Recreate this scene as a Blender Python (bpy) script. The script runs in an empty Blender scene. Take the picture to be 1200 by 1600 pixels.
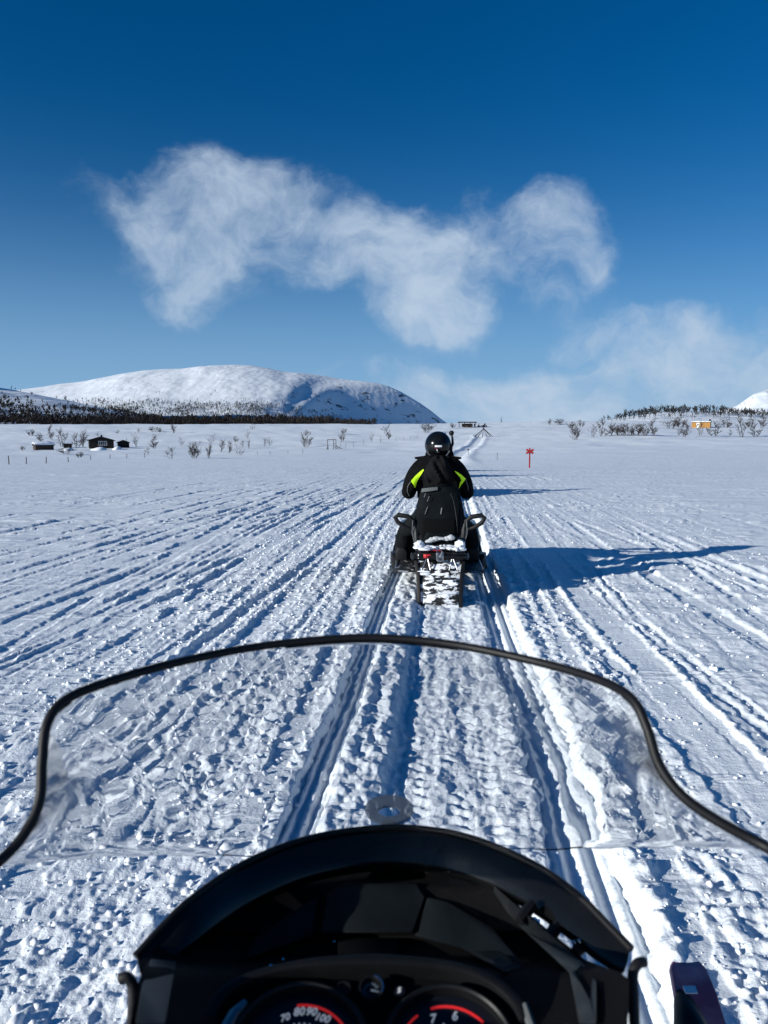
import bpy, bmesh, math, random
import numpy as np
from mathutils import Vector, Matrix
from mathutils.bvhtree import BVHTree
R = math.radians
sc = bpy.context.scene
col = sc.collection
# ------------------------------------------------------------------ camera
EYE = 1.5
F = 1200.0                       # focal length in photo pixels (1200 x 1600)
HROW = 682.0                     # row of the level horizon
PITCH = math.atan((800 - HROW) / F)
cam = bpy.data.cameras.new('camera')
cam.sensor_fit = 'VERTICAL'; cam.sensor_height = 36.0; cam.lens = 36.0 * F / 1600.0
cam.clip_start = 0.02; cam.clip_end = 40000
cam.dof.use_dof = True; cam.dof.focus_distance = 8.0; cam.dof.aperture_fstop = 10.0
camo = bpy.data.objects.new('camera', cam); col.objects.link(camo)
camo.location = (0, 0, EYE); camo.rotation_euler = (R(90) - PITCH, 0, 0)
sc.camera = camo
# ------------------------------------------------------------------ light
SUN_EL = R(17)
SUN_DIR = Vector((-0.885, -0.465, 0)).normalized()          # towards the sun, on the map
sun = bpy.data.lights.new('sun', 'SUN'); sun.energy = 5.0; sun.angle = R(0.5); sun.color = (1.0, 0.975, 0.915)
suno = bpy.data.objects.new('sun', sun); col.objects.link(suno)
to_sun = Vector((SUN_DIR.x * math.cos(SUN_EL), SUN_DIR.y * math.cos(SUN_EL), math.sin(SUN_EL)))
suno.rotation_euler = to_sun.to_track_quat('Z', 'Y').to_euler()
suno.location = (-40, -20, 30)
SKY_STRENGTH = 0.071
EXPOSURE = 0.22
vs = sc.view_settings
vs.view_transform = 'Standard'; vs.look = 'None'; vs.gamma = 1.0; vs.exposure = EXPOSURE
try: vs.use_curve_mapping = False
except Exception: pass
sc.cycles.use_denoising = True
sc.cycles.max_bounces = 10; sc.cycles.transmission_bounces = 8; sc.cycles.transparent_max_bounces = 12
sc.cycles.diffuse_bounces = 3

def ray(px, py):
    a, b = (px - 600) / F, (800 - py) / F
    cp, sp = math.cos(PITCH), math.sin(PITCH)
    return Vector((a, cp + b * sp, -sp + b * cp))
def P(px, py, y):                       # point of the place seen at a photo pixel, y metres ahead
    d = ray(px, py); return Vector((0, 0, EYE)) + d * (y / d.y)
def G0(px, py):                         # the same on level snow
    d = ray(px, py); return Vector((0, 0, EYE)) + d * (-EYE / d.z)

# ------------------------------------------------------------------ sky
world = bpy.data.worlds.new('World'); sc.world = world; world.use_nodes = True
nt = world.node_tree; N = nt.nodes; L = nt.links
N.clear()
def wn(t, **k):
    n = N.new(t)
    for a, b in k.items(): setattr(n, a, b)
    return n
def wmath(op, a, b=None, c=None, clamp=False):
    n = wn('ShaderNodeMath', operation=op, use_clamp=clamp)
    for i, q in enumerate((a, b, c)):
        if q is None: continue
        if isinstance(q, (int, float)): n.inputs[i].default_value = q
        else: L.new(q, n.inputs[i])
    return n.outputs[0]
def wvec(op, a, b=None):
    n = wn('ShaderNodeVectorMath', operation=op)
    for i, q in enumerate((a, b)):
        if q is None: continue
        if isinstance(q, (tuple, list)): n.inputs[i].default_value = q
        else: L.new(q, n.inputs[i])
    return n
sky = wn('ShaderNodeTexSky', sky_type='NISHITA')
sky.sun_disc = False; sky.sun_elevation = SUN_EL
sky.sun_rotation = math.atan2(SUN_DIR.x, SUN_DIR.y)
sky.altitude = 400; sky.air_density = 1.0; sky.dust_density = 0.1; sky.ozone_density = 6.0
hs = wn('ShaderNodeHueSaturation'); hs.inputs['Hue'].default_value = 0.502; hs.inputs['Saturation'].default_value = 1.85; hs.inputs['Value'].default_value = 1.0
L.new(sky.outputs[0], hs.inputs['Color'])
tc = wn('ShaderNodeTexCoord')
dirv = tc.outputs['Generated']
warp = wn('ShaderNodeTexNoise'); warp.inputs['Scale'].default_value = 7.0; warp.inputs['Detail'].default_value = 5.0
L.new(dirv, warp.inputs['Vector'])
w1 = wvec('SUBTRACT', warp.outputs['Color'], (0.5, 0.5, 0.5))
w2 = wvec('SCALE', w1.outputs[0]); w2.inputs['Scale'].default_value = 0.13
dw = wvec('ADD', dirv, w2.outputs[0])
sep = wn('ShaderNodeSeparateXYZ'); L.new(dw.outputs[0], sep.inputs[0])
yy = wmath('MAXIMUM', sep.outputs[1], 0.08)
gx = wmath('DIVIDE', sep.outputs[0], yy); gz = wmath('DIVIDE', sep.outputs[2], yy)
comb = wn('ShaderNodeCombineXYZ'); L.new(gx, comb.inputs[0]); L.new(gz, comb.inputs[1])
BLOBS = [(225,330,95,85,.95),(320,330,110,75,.9),(215,400,75,60,.9),(415,330,80,70,.85),(275,478,55,30,1.0),(290,410,90,55,.8),
  (480,400,80,60,.5),(560,345,90,60,.7),(620,400,95,70,.85),(690,440,95,70,.9),(635,500,65,45,.9),(740,320,60,60,.45),(520,440,60,35,.5),
  (890,320,60,48,.75),(915,395,72,68,.8),(830,360,70,70,.5),(840,470,60,22,.5),(930,522,75,28,.85),(1090,495,75,26,.75),(1135,530,60,26,.8),
  (1100,320,40,20,.25),(1150,355,40,15,.2),(110,270,50,50,.3),(500,580,110,20,.5),(780,630,230,40,1.7),(1090,608,230,56,1.9),(960,640,300,36,1.6),(1350,560,260,90,.8),
  (-200,560,300,60,.5),(1500,420,200,80,.6),(-350,300,220,90,.5)]
tot = None
for (bx, by, rx, ry, amp) in BLOBS:
    d = ray(bx + (38 if 120 < bx < 360 else 15 if 0 < bx < 900 else 0), by)
    s1 = wvec('SUBTRACT', comb.outputs[0], (d.x / d.y, d.z / d.y, 0))
    s2 = wvec('MULTIPLY', s1.outputs[0], (F / rx / 1.05, F / ry / 1.05, 0))
    s3 = wvec('DOT_PRODUCT', s2.outputs[0], s2.outputs[0])
    e = wmath('POWER', 2.718, wmath('MULTIPLY', s3.outputs['Value'], -1.0))
    e = wmath('MULTIPLY', e, amp)
    tot = e if tot is None else wmath('ADD', tot, e)
tot = wmath('MINIMUM', tot, 1.4)
mp = wn('ShaderNodeMapping'); mp.inputs['Scale'].default_value = (1.0, 1.0, 1.35); L.new(dw.outputs[0], mp.inputs['Vector'])
nz = wn('ShaderNodeTexNoise'); nz.inputs['Scale'].default_value = 9.0; nz.inputs['Detail'].default_value = 9.0; nz.inputs['Roughness'].default_value = 0.60
L.new(mp.outputs[0], nz.inputs['Vector'])
nz2 = wn('ShaderNodeTexNoise'); nz2.inputs['Scale'].default_value = 4.0; nz2.inputs['Detail'].default_value = 3.0
L.new(dirv, nz2.inputs['Vector'])
tot = wmath('MULTIPLY', tot, 0.9)
dens = wmath('ADD', tot, wmath('MULTIPLY', wmath('SUBTRACT', nz.outputs[0], 0.5), 3.0))
dens = wmath('MULTIPLY', dens, wmath('MULTIPLY', tot, 1.6, clamp=True))
front = wmath('MULTIPLY', wmath('SUBTRACT', sep.outputs[1], 0.1), 5.0, clamp=True)
mr = wn('ShaderNodeMapRange', interpolation_type='SMOOTHSTEP')
L.new(dens, mr.inputs['Value']); mr.inputs['From Min'].default_value = 0.22; mr.inputs['From Max'].default_value = 1.75
cd = wmath('MULTIPLY', mr.outputs[0], front)
cd = wmath('MULTIPLY', cd, 0.86)
# pale air low over the land
sepd = wn('ShaderNodeSeparateXYZ'); L.new(dirv, sepd.inputs[0])
hz = wmath('MULTIPLY', sepd.outputs[2], 5.6)
hz = wmath('POWER', 2.718, wmath('MULTIPLY', wmath('MULTIPLY', hz, hz), -1.0))
hz = wmath('MULTIPLY', hz, 0.9)
cm = wn('ShaderNodeMixRGB'); L.new(hz, cm.inputs[0]); L.new(hs.outputs[0], cm.inputs[1]); cm.inputs[2].default_value = (3.3, 5.5, 8.5, 1)
ccol = wn('ShaderNodeMixRGB'); L.new(nz.outputs[0], ccol.inputs[0])
ccol.inputs[1].default_value = (4.0, 5.6, 7.8, 1); ccol.inputs[2].default_value = (7.6, 8.8, 10.2, 1)
cm2 = wn('ShaderNodeMixRGB'); L.new(cd, cm2.inputs[0]); L.new(cm.outputs[0], cm2.inputs[1]); L.new(ccol.outputs[0], cm2.inputs[2])
bg = wn('ShaderNodeBackground'); bg.inputs[1].default_value = SKY_STRENGTH
L.new(cm2.outputs[0], bg.inputs[0])
wo = wn('ShaderNodeOutputWorld'); L.new(bg.outputs[0], wo.inputs[0])

# ------------------------------------------------------------------ helpers
rng = np.random.default_rng(7)
random.seed(11)
_tabs = {}
def perlin(x, y, seed=0):
    if seed not in _tabs:
        a = np.random.default_rng(1000 + seed).random((256, 256)) * 2 * np.pi
        _tabs[seed] = (np.cos(a).astype(np.float32), np.sin(a).astype(np.float32))
    cx, sx = _tabs[seed]
    x0 = np.floor(x); y0 = np.floor(y)
    fx = (x - x0).astype(np.float32); fy = (y - y0).astype(np.float32)
    i = x0.astype(np.int32) & 255; j = y0.astype(np.int32) & 255
    i1 = (i + 1) & 255; j1 = (j + 1) & 255
    u = fx * fx * fx * (fx * (fx * 6 - 15) + 10); v = fy * fy * fy * (fy * (fy * 6 - 15) + 10)
    n00 = cx[i, j] * fx + sx[i, j] * fy; n10 = cx[i1, j] * (fx - 1) + sx[i1, j] * fy
    n01 = cx[i, j1] * fx + sx[i, j1] * (fy - 1); n11 = cx[i1, j1] * (fx - 1) + sx[i1, j1] * (fy - 1)
    return (n00 * (1 - u) + n10 * u) * (1 - v) + (n01 * (1 - u) + n11 * u) * v
def fbm(x, y, seed, octs=4, gain=0.5):
    t = 0; a = 1.0
    for o in range(octs):
        t = t + a * perlin(x * 2 ** o, y * 2 ** o, seed + o); a *= gain
    return t
def sstep(a, b, x):
    t = np.clip((x - a) / (b - a), 0, 1); return t * t * (3 - 2 * t)

class MB:
    def __init__(s): s.v = []; s.f = []
    def add(s, vs_, fs_):
        n = len(s.v); s.v += [tuple(q) for q in vs_]; s.f += [tuple(i + n for i in f) for f in fs_]; return s
    def box(s, c, d, rot=None, top=1.0):
        x, y, z = d[0] / 2, d[1] / 2, d[2] / 2
        p = [(-x, -y, -z), (x, -y, -z), (x, y, -z), (-x, y, -z), (-x * top, -y * top, z), (x * top, -y * top, z), (x * top, y * top, z), (-x * top, y * top, z)]
        m = rot if rot is not None else Matrix.Identity(3)
        return s.add([m @ Vector(q) + Vector(c) for q in p], [(3, 2, 1, 0), (4, 5, 6, 7), (0, 1, 5, 4), (1, 2, 6, 5), (2, 3, 7, 6), (3, 0, 4, 7)])
    def hexa(s, p):                     # 8 corners, bottom ring then top ring
        return s.add(p, [(3, 2, 1, 0), (4, 5, 6, 7), (0, 1, 5, 4), (1, 2, 6, 5), (2, 3, 7, 6), (3, 0, 4, 7)])
    def loft(s, rings, cap=True, closed=True):
        n = len(rings[0]); v = [q for r in rings for q in r]; f = []
        for a in range(len(rings) - 1):
            for i in range(n if closed else n - 1):
                j = (i + 1) % n
                f.append((a * n + i, a * n + j, (a + 1) * n + j, (a + 1) * n + i))
        if cap and closed:
            f.append(tuple(range(n - 1, -1, -1))); f.append(tuple((len(rings) - 1) * n + i for i in range(n)))
        return s.add(v, f)
    def tube(s, pts, r, n=8, closed=False, cap=True, flat=1.0):
        pts = [Vector(p) for p in pts]; m = len(pts)
        rr = r if isinstance(r, (list, tuple)) else [r] * m
        t0 = (pts[1] - pts[0]).normalized()
        ref = Vector((0, 0, 1)) if abs(t0.z) < 0.9 else Vector((1, 0, 0))
        nrm = t0.cross(ref).normalized(); rings = []
        for i, p in enumerate(pts):
            a = pts[i - 1] if (i > 0 or closed) else p
            b = pts[(i + 1) % m] if (i < m - 1 or closed) else p
            t = (b - a).normalized()
            nrm = (nrm - t * nrm.dot(t)).normalized(); bn = t.cross(nrm)
            rings.append([p + (nrm * math.cos(2 * math.pi * k / n) + bn * flat * math.sin(2 * math.pi * k / n)) * rr[i] for k in range(n)])
        if closed: rings.append(rings[0])
        return s.loft(rings, cap=cap and not closed)
    def ell(s, c, r, nu=16, nv=10, f=None):
        c = Vector(c); rings = []
        for a in range(1, nv):
            th = math.pi * a / nv; ring = []
            for k in range(nu):
                ph = 2 * math.pi * k / nu
                q = Vector((r[0] * math.sin(th) * math.cos(ph), r[1] * math.sin(th) * math.sin(ph), -r[2] * math.cos(th)))
                if f: q = f(q)
                ring.append(c + q)
            rings.append(ring)
        return s.loft(rings)
    def disc(s, c, ax, r0, r1, th, n=32, a0=0, a1=2 * math.pi, U=None):  # flat ring plate in the plane U[0], U[1], normal ax
        c = Vector(c); full = abs(a1 - a0 - 2 * math.pi) < 1e-4
        rings = []
        for k in range(n + 1):
            a = a0 + (a1 - a0) * k / n
            d = U[0] * math.cos(a) + U[1] * math.sin(a)
            rings.append([c + d * r0, c + d * r1, c + d * r1 + ax * th, c + d * r0 + ax * th])
        return s.loft(rings, cap=not full)
    def build(s, name, mat, parent=None, off=None, smooth=True, bevel=0.0, seg=2, angle=40):
        me = bpy.data.meshes.new(name)
        vv = s.v if off is None else [(a - off[0], b - off[1], c - off[2]) for a, b, c in s.v]
        me.from_pydata(vv, [], s.f); me.validate(); me.update()
        if bevel > 0:
            bm = bmesh.new(); bm.from_mesh(me)
            bmesh.ops.recalc_face_normals(bm, faces=bm.faces)
            ed = [e for e in bm.edges if len(e.link_faces) == 2 and e.calc_face_angle(0) > R(28)]
            if ed: bmesh.ops.bevel(bm, geom=ed, offset=bevel, segments=seg, affect='EDGES', profile=0.5, clamp_overlap=True)
            bm.to_mesh(me); bm.free()
        else:
            bm = bmesh.new(); bm.from_mesh(me); bmesh.ops.recalc_face_normals(bm, faces=bm.faces); bm.to_mesh(me); bm.free()
        if smooth:
            me.polygons.foreach_set('use_smooth', [True] * len(me.polygons))
            try: me.set_sharp_from_angle(angle=R(angle))
            except Exception: pass
        me.materials.append(mat)
        return link(name, me, parent)
def link(name, me, parent=None):
    o = bpy.data.objects.new(name, me); col.objects.link(o)
    if parent: o.parent = parent
    return o
def tag(o, label=None, cat=None, group=None, kind=None):
    if label: o['label'] = label
    if cat: o['category'] = cat
    if group: o['group'] = group
    if kind: o['kind'] = kind
    return o
def empty(name, loc, label, cat, group=None, rz=0):
    o = bpy.data.objects.new(name, None); col.objects.link(o); o.empty_display_size = 0.2
    o.location = loc; o.rotation_euler = (0, 0, rz); return tag(o, label, cat, group)
def copy_tree(o, parent=None, skip=()):
    c = o.copy(); col.objects.link(c)
    if parent: c.parent = parent
    for ch in list(o.children):
        if ch.name.split('.')[0] not in skip: copy_tree(ch, c, skip)
    return c
def mesh_np(name, V, Fq, mat, smooth=True):
    me = bpy.data.meshes.new(name); k = Fq.shape[1]
    me.vertices.add(len(V)); me.vertices.foreach_set('co', np.ascontiguousarray(V, dtype=np.float32).ravel())
    me.loops.add(Fq.size); me.loops.foreach_set('vertex_index', np.ascontiguousarray(Fq, dtype=np.int32).ravel())
    me.polygons.add(len(Fq)); me.polygons.foreach_set('loop_start', np.arange(0, Fq.size, k, dtype=np.int32))
    me.polygons.foreach_set('loop_total', np.full(len(Fq), k, dtype=np.int32))
    if smooth: me.polygons.foreach_set('use_smooth', np.ones(len(Fq), dtype=bool))
    me.update(calc_edges=True); me.materials.append(mat); return me
def grid_faces(nr, nc):
    a = np.arange((nr - 1) * (nc - 1)); r = a // (nc - 1); c = a % (nc - 1); i = r * nc + c
    return np.stack([i, i + 1, i + nc + 1, i + nc], 1)

# ------------------------------------------------------------------ materials
def mat(name, base, rough=0.6, spec=0.5, metal=0.0, noise=None, bump=None, coat=0.0, emit=None):
    """noise=(scale, colour2, detail, lo, hi); bump=(scale, strength, distance)"""
    m = bpy.data.materials.new(name); m.use_nodes = True
    n = m.node_tree.nodes; l = m.node_tree.links; b = n['Principled BSDF']
    b.inputs['Base Color'].default_value = (*base, 1); b.inputs['Roughness'].default_value = rough
    b.inputs['Specular IOR Level'].default_value = spec; b.inputs['Metallic'].default_value = metal
    b.inputs['Coat Weight'].default_value = coat; b.inputs['Coat Roughness'].default_value = 0.05
    t = n.new('ShaderNodeTexCoord')
    if noise:
        x = n.new('ShaderNodeTexNoise'); x.inputs['Scale'].default_value = noise[0]; x.inputs['Detail'].default_value = noise[2]
        l.new(t.outputs['Object'], x.inputs['Vector'])
        r = n.new('ShaderNodeMapRange'); r.inputs[1].default_value = noise[3]; r.inputs[2].default_value = noise[4]
        l.new(x.outputs[0], r.inputs[0])
        c = n.new('ShaderNodeMixRGB'); c.inputs[1].default_value = (*base, 1); c.inputs[2].default_value = (*noise[1], 1)
        l.new(r.outputs[0], c.inputs[0]); l.new(c.outputs[0], b.inputs['Base Color'])
    if bump:
        x = n.new('ShaderNodeTexNoise'); x.inputs['Scale'].default_value = bump[0]; x.inputs['Detail'].default_value = 5
        l.new(t.outputs['Object'], x.inputs['Vector'])
        q = n.new('ShaderNodeBump'); q.inputs['Strength'].default_value = bump[1]; q.inputs['Distance'].default_value = bump[2]
        l.new(x.outputs[0], q.inputs['Height']); l.new(q.outputs[0], b.inputs['Normal'])
    if emit:
        b.inputs['Emission Color'].default_value = (*emit[0], 1); b.inputs['Emission Strength'].default_value = emit[1]
    return m
M = {}
M['black_plastic'] = mat('black_plastic', (0.005, 0.0055, 0.006), 0.45, 0.22, noise=(30, (0.009, 0.0095, 0.01), 6, .45, .7), bump=(400, .15, .001))
M['matte_black'] = mat('matte_black', (0.003, 0.003, 0.0035), 0.8, 0.08, bump=(350, .25, .001))
M['gloss_black'] = mat('gloss_black', (0.004, 0.0045, 0.005), 0.16, 0.3, noise=(9, (0.010, 0.011, 0.012), 8, .5, .8))
M['grey_plastic'] = mat('grey_plastic', (0.016, 0.019, 0.020), 0.5, 0.25, noise=(25, (0.035, 0.04, 0.042), 6, .4, .7), bump=(300, .2, .001))
M['slate_plastic'] = mat('slate_plastic', (0.005, 0.0075, 0.0095), 0.6, 0.10, noise=(20, (0.009, 0.012, 0.014), 6, .4, .7), bump=(300, .2, .001))
M['rubber'] = mat('rubber', (0.008, 0.008, 0.009), 0.6, 0.3, bump=(200, .3, .002))
M['trim_rubber'] = mat('trim_rubber', (0.006, 0.006, 0.007), 0.5, 0.25)
M['metal'] = mat('metal', (0.35, 0.36, 0.38), 0.35, 0.5, 1.0, noise=(40, (0.2, 0.2, 0.21), 5, .4, .7))
M['jacket'] = mat('jacket', (0.0035, 0.0036, 0.004), 0.85, 0.06, noise=(12, (0.007, 0.007, 0.008), 6, .4, .7), bump=(16, .8, .02))
M['hood_cloth'] = mat('hood_cloth', (0.006, 0.006, 0.007), 0.85, 0.1, bump=(40, .4, .006))
M['trousers'] = mat('trousers', (0.0045, 0.006, 0.007), 0.8, 0.08, noise=(10, (0.008, 0.010, 0.011), 6, .4, .7), bump=(14, .8, .02))
M['seat_vinyl'] = mat('seat_vinyl', (0.0035, 0.005, 0.0065), 0.65, 0.05, noise=(8, (0.007, 0.0095, 0.0115), 5, .4, .7), bump=(140, .3, .002))
M['hi_vis'] = mat('hi_vis', (0.55, 0.95, 0.02), 0.6, 0.3, bump=(90, .2, .002), emit=((0.55, 0.95, 0.02), 0.12))
M['silver_piping'] = mat('silver_piping', (0.16, 0.16, 0.15), 0.4, 0.5)
M['white_print'] = mat('white_print', (0.75, 0.76, 0.78), 0.5, 0.3)
M['grey_strap'] = mat('grey_strap', (0.10, 0.11, 0.11), 0.7, 0.3, bump=(120, .3, .002))
M['red_lens'] = mat('red_lens', (0.45, 0.012, 0.018), 0.2, 0.5, noise=(60, (0.8, 0.12, 0.12), 3, .5, .7))
M['red_plastic'] = mat('red_plastic', (0.35, 0.012, 0.02), 0.4, 0.5)
M['maroon'] = mat('maroon', (0.30, 0.09, 0.145), 0.3, 0.5, noise=(14, (0.5, 0.28, 0.34), 7, .45, .75), bump=(60, .3, .003))
M['dial_face'] = mat('dial_face', (0.006, 0.007, 0.012), 0.35, 0.4)
M['dial_red'] = mat('dial_red', (0.55, 0.015, 0.02), 0.5, 0.3, emit=((0.8, 0.03, 0.03), 0.35))
M['dial_print'] = mat('dial_print', (0.55, 0.58, 0.6), 0.5, 0.3, emit=((0.75, 0.8, 0.85), 0.22))
M['chrome'] = mat('chrome', (0.5, 0.52, 0.53), 0.25, 0.5, 1.0)
M['loop_grey'] = mat('loop_grey', (0.10, 0.13, 0.16), 0.5, 0.4, bump=(80, .2, .002))
M['red_wood'] = mat('red_wood', (0.33, 0.02, 0.025), 0.6, 0.3, noise=(8, (0.2, 0.015, 0.018), 6, .4, .7))
M['grey_wood'] = mat('grey_wood', (0.09, 0.085, 0.08), 0.85, 0.2, noise=(6, (0.05, 0.047, 0.045), 6, .4, .7))
M['dark_wood'] = mat('dark_wood', (0.014, 0.013, 0.013), 0.85, 0.2, noise=(3, (0.03, 0.026, 0.024), 6, .4, .7))
M['brown_wood'] = mat('brown_wood', (0.045, 0.033, 0.025), 0.85, 0.2, noise=(3, (0.07, 0.05, 0.04), 6, .4, .7))
M['ochre_wood'] = mat('ochre_wood', (0.40, 0.21, 0.06), 0.75, 0.2, noise=(2, (0.32, 0.16, 0.05), 6, .4, .7))
M['white_paint'] = mat('white_paint', (0.78, 0.78, 0.76), 0.6, 0.3)
M['pane'] = mat('pane', (0.03, 0.035, 0.045), 0.08, 0.5)
M['bark'] = mat('bark', (0.075, 0.068, 0.066), 0.9, 0.1, noise=(2, (0.03, 0.027, 0.027), 5, .4, .7))
M['bark_dark'] = mat('bark_dark', (0.026, 0.023, 0.022), 0.9, 0.1, noise=(.02, (0.05, 0.043, 0.040), 4, .4, .7))
M['far_wood'] = mat('far_wood', (0.030, 0.032, 0.034), 0.9, 0.1, noise=(.01, (0.05, 0.048, 0.048), 4, .4, .7))

def snow_mat(name, base=(0.845, 0.895, 0.93), fine=True, far=False, rock=0.0):
    m = bpy.data.materials.new(name); m.use_nodes = True
    n = m.node_tree.nodes; l = m.node_tree.links; b = n['Principled BSDF']
    b.inputs['Roughness'].default_value = 0.55; b.inputs['Specular IOR Level'].default_value = 0.28
    g = n.new('ShaderNodeNewGeometry'); pos = g.outputs['Position']
    def noise(scale, detail, rough=.5, vec=None):
        x = n.new('ShaderNodeTexNoise'); x.inputs['Scale'].default_value = scale; x.inputs['Detail'].default_value = detail
        x.inputs['Roughness'].default_value = rough; l.new(vec or pos, x.inputs['Vector']); return x.outputs[0]
    c = n.new('ShaderNodeMixRGB'); c.inputs[1].default_value = (*base, 1); c.inputs[2].default_value = (base[0] * .9, base[1] * .915, base[2] * .93, 1)
    l.new(noise(0.02 if far else 0.8, 5), c.inputs[0])
    out = c.outputs[0]
    if rock:
        mp_ = n.new('ShaderNodeMapping'); mp_.inputs['Scale'].default_value = (1, 1, 2.2); l.new(pos, mp_.inputs[0])
        rn = noise(0.021, 9, .68, mp_.outputs[0])
        sx = n.new('ShaderNodeSeparateXYZ'); l.new(g.outputs['Normal'], sx.inputs[0])
        st = n.new('ShaderNodeMapRange'); st.inputs[1].default_value = 0.97; st.inputs[2].default_value = 0.80; l.new(sx.outputs[2], st.inputs[0])
        th = n.new('ShaderNodeMath'); th.operation = 'MULTIPLY_ADD'; l.new(st.outputs[0], th.inputs[0]); th.inputs[1].default_value = 0.10 * rock; l.new(rn, th.inputs[2])
        mr_ = n.new('ShaderNodeMapRange'); mr_.inputs[1].default_value = 0.665; mr_.inputs[2].default_value = 0.72; l.new(th.outputs[0], mr_.inputs[0])
        c2 = n.new('ShaderNodeMixRGB'); l.new(mr_.outputs[0], c2.inputs[0]); l.new(out, c2.inputs[1]); c2.inputs[2].default_value = (0.07, 0.07, 0.075, 1)
        out = c2.outputs[0]
    l.new(out, b.inputs['Base Color'])
    def bump(h, strength, dist, prev=None):
        q = n.new('ShaderNodeBump'); q.inputs['Strength'].default_value = strength; q.inputs['Distance'].default_value = dist
        l.new(h, q.inputs['Height'])
        if prev: l.new(prev, q.inputs['Normal'])
        return q.outputs[0]
    if far:
        mp_ = n.new('ShaderNodeMapping'); mp_.inputs['Scale'].default_value = (1, .5, 1); mp_.inputs['Rotation'].default_value = (0, 0, .4); l.new(pos, mp_.inputs[0])
        p = bump(noise(0.03, 6, .6, mp_.outputs[0]), 0.3, 3.5)
        wv = n.new('ShaderNodeTexWave'); wv.inputs['Scale'].default_value = 0.012; wv.inputs['Distortion'].default_value = 9.0; wv.inputs['Detail'].default_value = 3
        wv.inputs['Detail Scale'].default_value = 1.2; l.new(pos, wv.inputs[0])
        p = bump(wv.outputs['Fac'], 0.12, 2.5, p)
    else:
        mp_ = n.new('ShaderNodeMapping'); mp_.inputs['Scale'].default_value = (.45, 1.6, 1); mp_.inputs['Rotation'].default_value = (0, 0, .12); l.new(pos, mp_.inputs[0])
        p = bump(noise(.35, 5, .6, mp_.outputs[0]), 0.5, 0.16)
        p = bump(noise(1.6, 6, .62, mp_.outputs[0]), 0.5, 0.05, p)
        mp2 = n.new('ShaderNodeMapping'); mp2.inputs['Scale'].default_value = (.55, 2.6, 1); mp2.inputs['Rotation'].default_value = (0, 0, .15); l.new(pos, mp2.inputs[0])
        st = n.new('ShaderNodeMapRange'); st.inputs[1].default_value = .56; st.inputs[2].default_value = .68; l.new(noise(1.1, 4, .6, mp2.outputs[0]), st.inputs[0])
        p = bump(st.outputs[0], 0.35, 0.05, p)
        p = bump(noise(38, 5, .65), 0.6, 0.012, p)
        p = bump(noise(170, 3, .6), 0.5, 0.004, p)
    l.new(p, b.inputs['Normal'])
    return m
M['snow'] = snow_mat('snow'); M['far_snow'] = snow_mat('far_snow', far=True, rock=1.0)
M['lump_snow'] = mat('lump_snow', (0.82, 0.85, 0.89), 0.6, 0.25, bump=(70, .5, .006))

# snow stuck to black plastic
def crusted(name, black, thr, scale=16, soft=0.03):
    m = bpy.data.materials.new(name); m.use_nodes = True
    n = m.node_tree.nodes; l = m.node_tree.links; b = n['Principled BSDF']; b.inputs['Roughness'].default_value = 0.55
    t = n.new('ShaderNodeTexCoord'); mp_ = n.new('ShaderNodeMapping'); mp_.inputs['Scale'].default_value = (0.7, 1, 1.5); l.new(t.outputs['Object'], mp_.inputs[0])
    x = n.new('ShaderNodeTexNoise'); x.inputs['Scale'].default_value = scale; x.inputs['Detail'].default_value = 6; x.inputs['Roughness'].default_value = .6
    l.new(mp_.outputs[0], x.inputs[0])
    r = n.new('ShaderNodeMapRange'); r.inputs[1].default_value = thr; r.inputs[2].default_value = thr + soft; l.new(x.outputs[0], r.inputs[0])
    c = n.new('ShaderNodeMixRGB'); c.inputs[1].default_value = (*black, 1); c.inputs[2].default_value = (0.8, 0.82, 0.85, 1); l.new(r.outputs[0], c.inputs[0])
    l.new(c.outputs[0], b.inputs['Base Color'])
    q = n.new('ShaderNodeBump'); q.inputs['Strength'].default_value = .7; q.inputs['Distance'].default_value = .012; l.new(r.outputs[0], q.inputs['Height']); l.new(q.outputs[0], b.inputs['Normal'])
    return m
M['flap_crust'] = crusted('flap_crust', (0.008, 0.008, 0.009), 0.47, 13)
M['light_crust'] = crusted('light_crust', (0.008, 0.008, 0.009), 0.60, 22)
M['grey_snow'] = mat('grey_snow', (0.36, 0.38, 0.40), 0.7, 0.2, noise=(30, (0.6, 0.62, 0.64), 6, .4, .65), bump=(60, .5, .006))  # grey base with random paler patches, for the snow on the seat
M['roof_snow'] = mat('roof_snow', (0.86, 0.885, 0.92), 0.6, 0.25, bump=(3, .4, .05))

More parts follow.
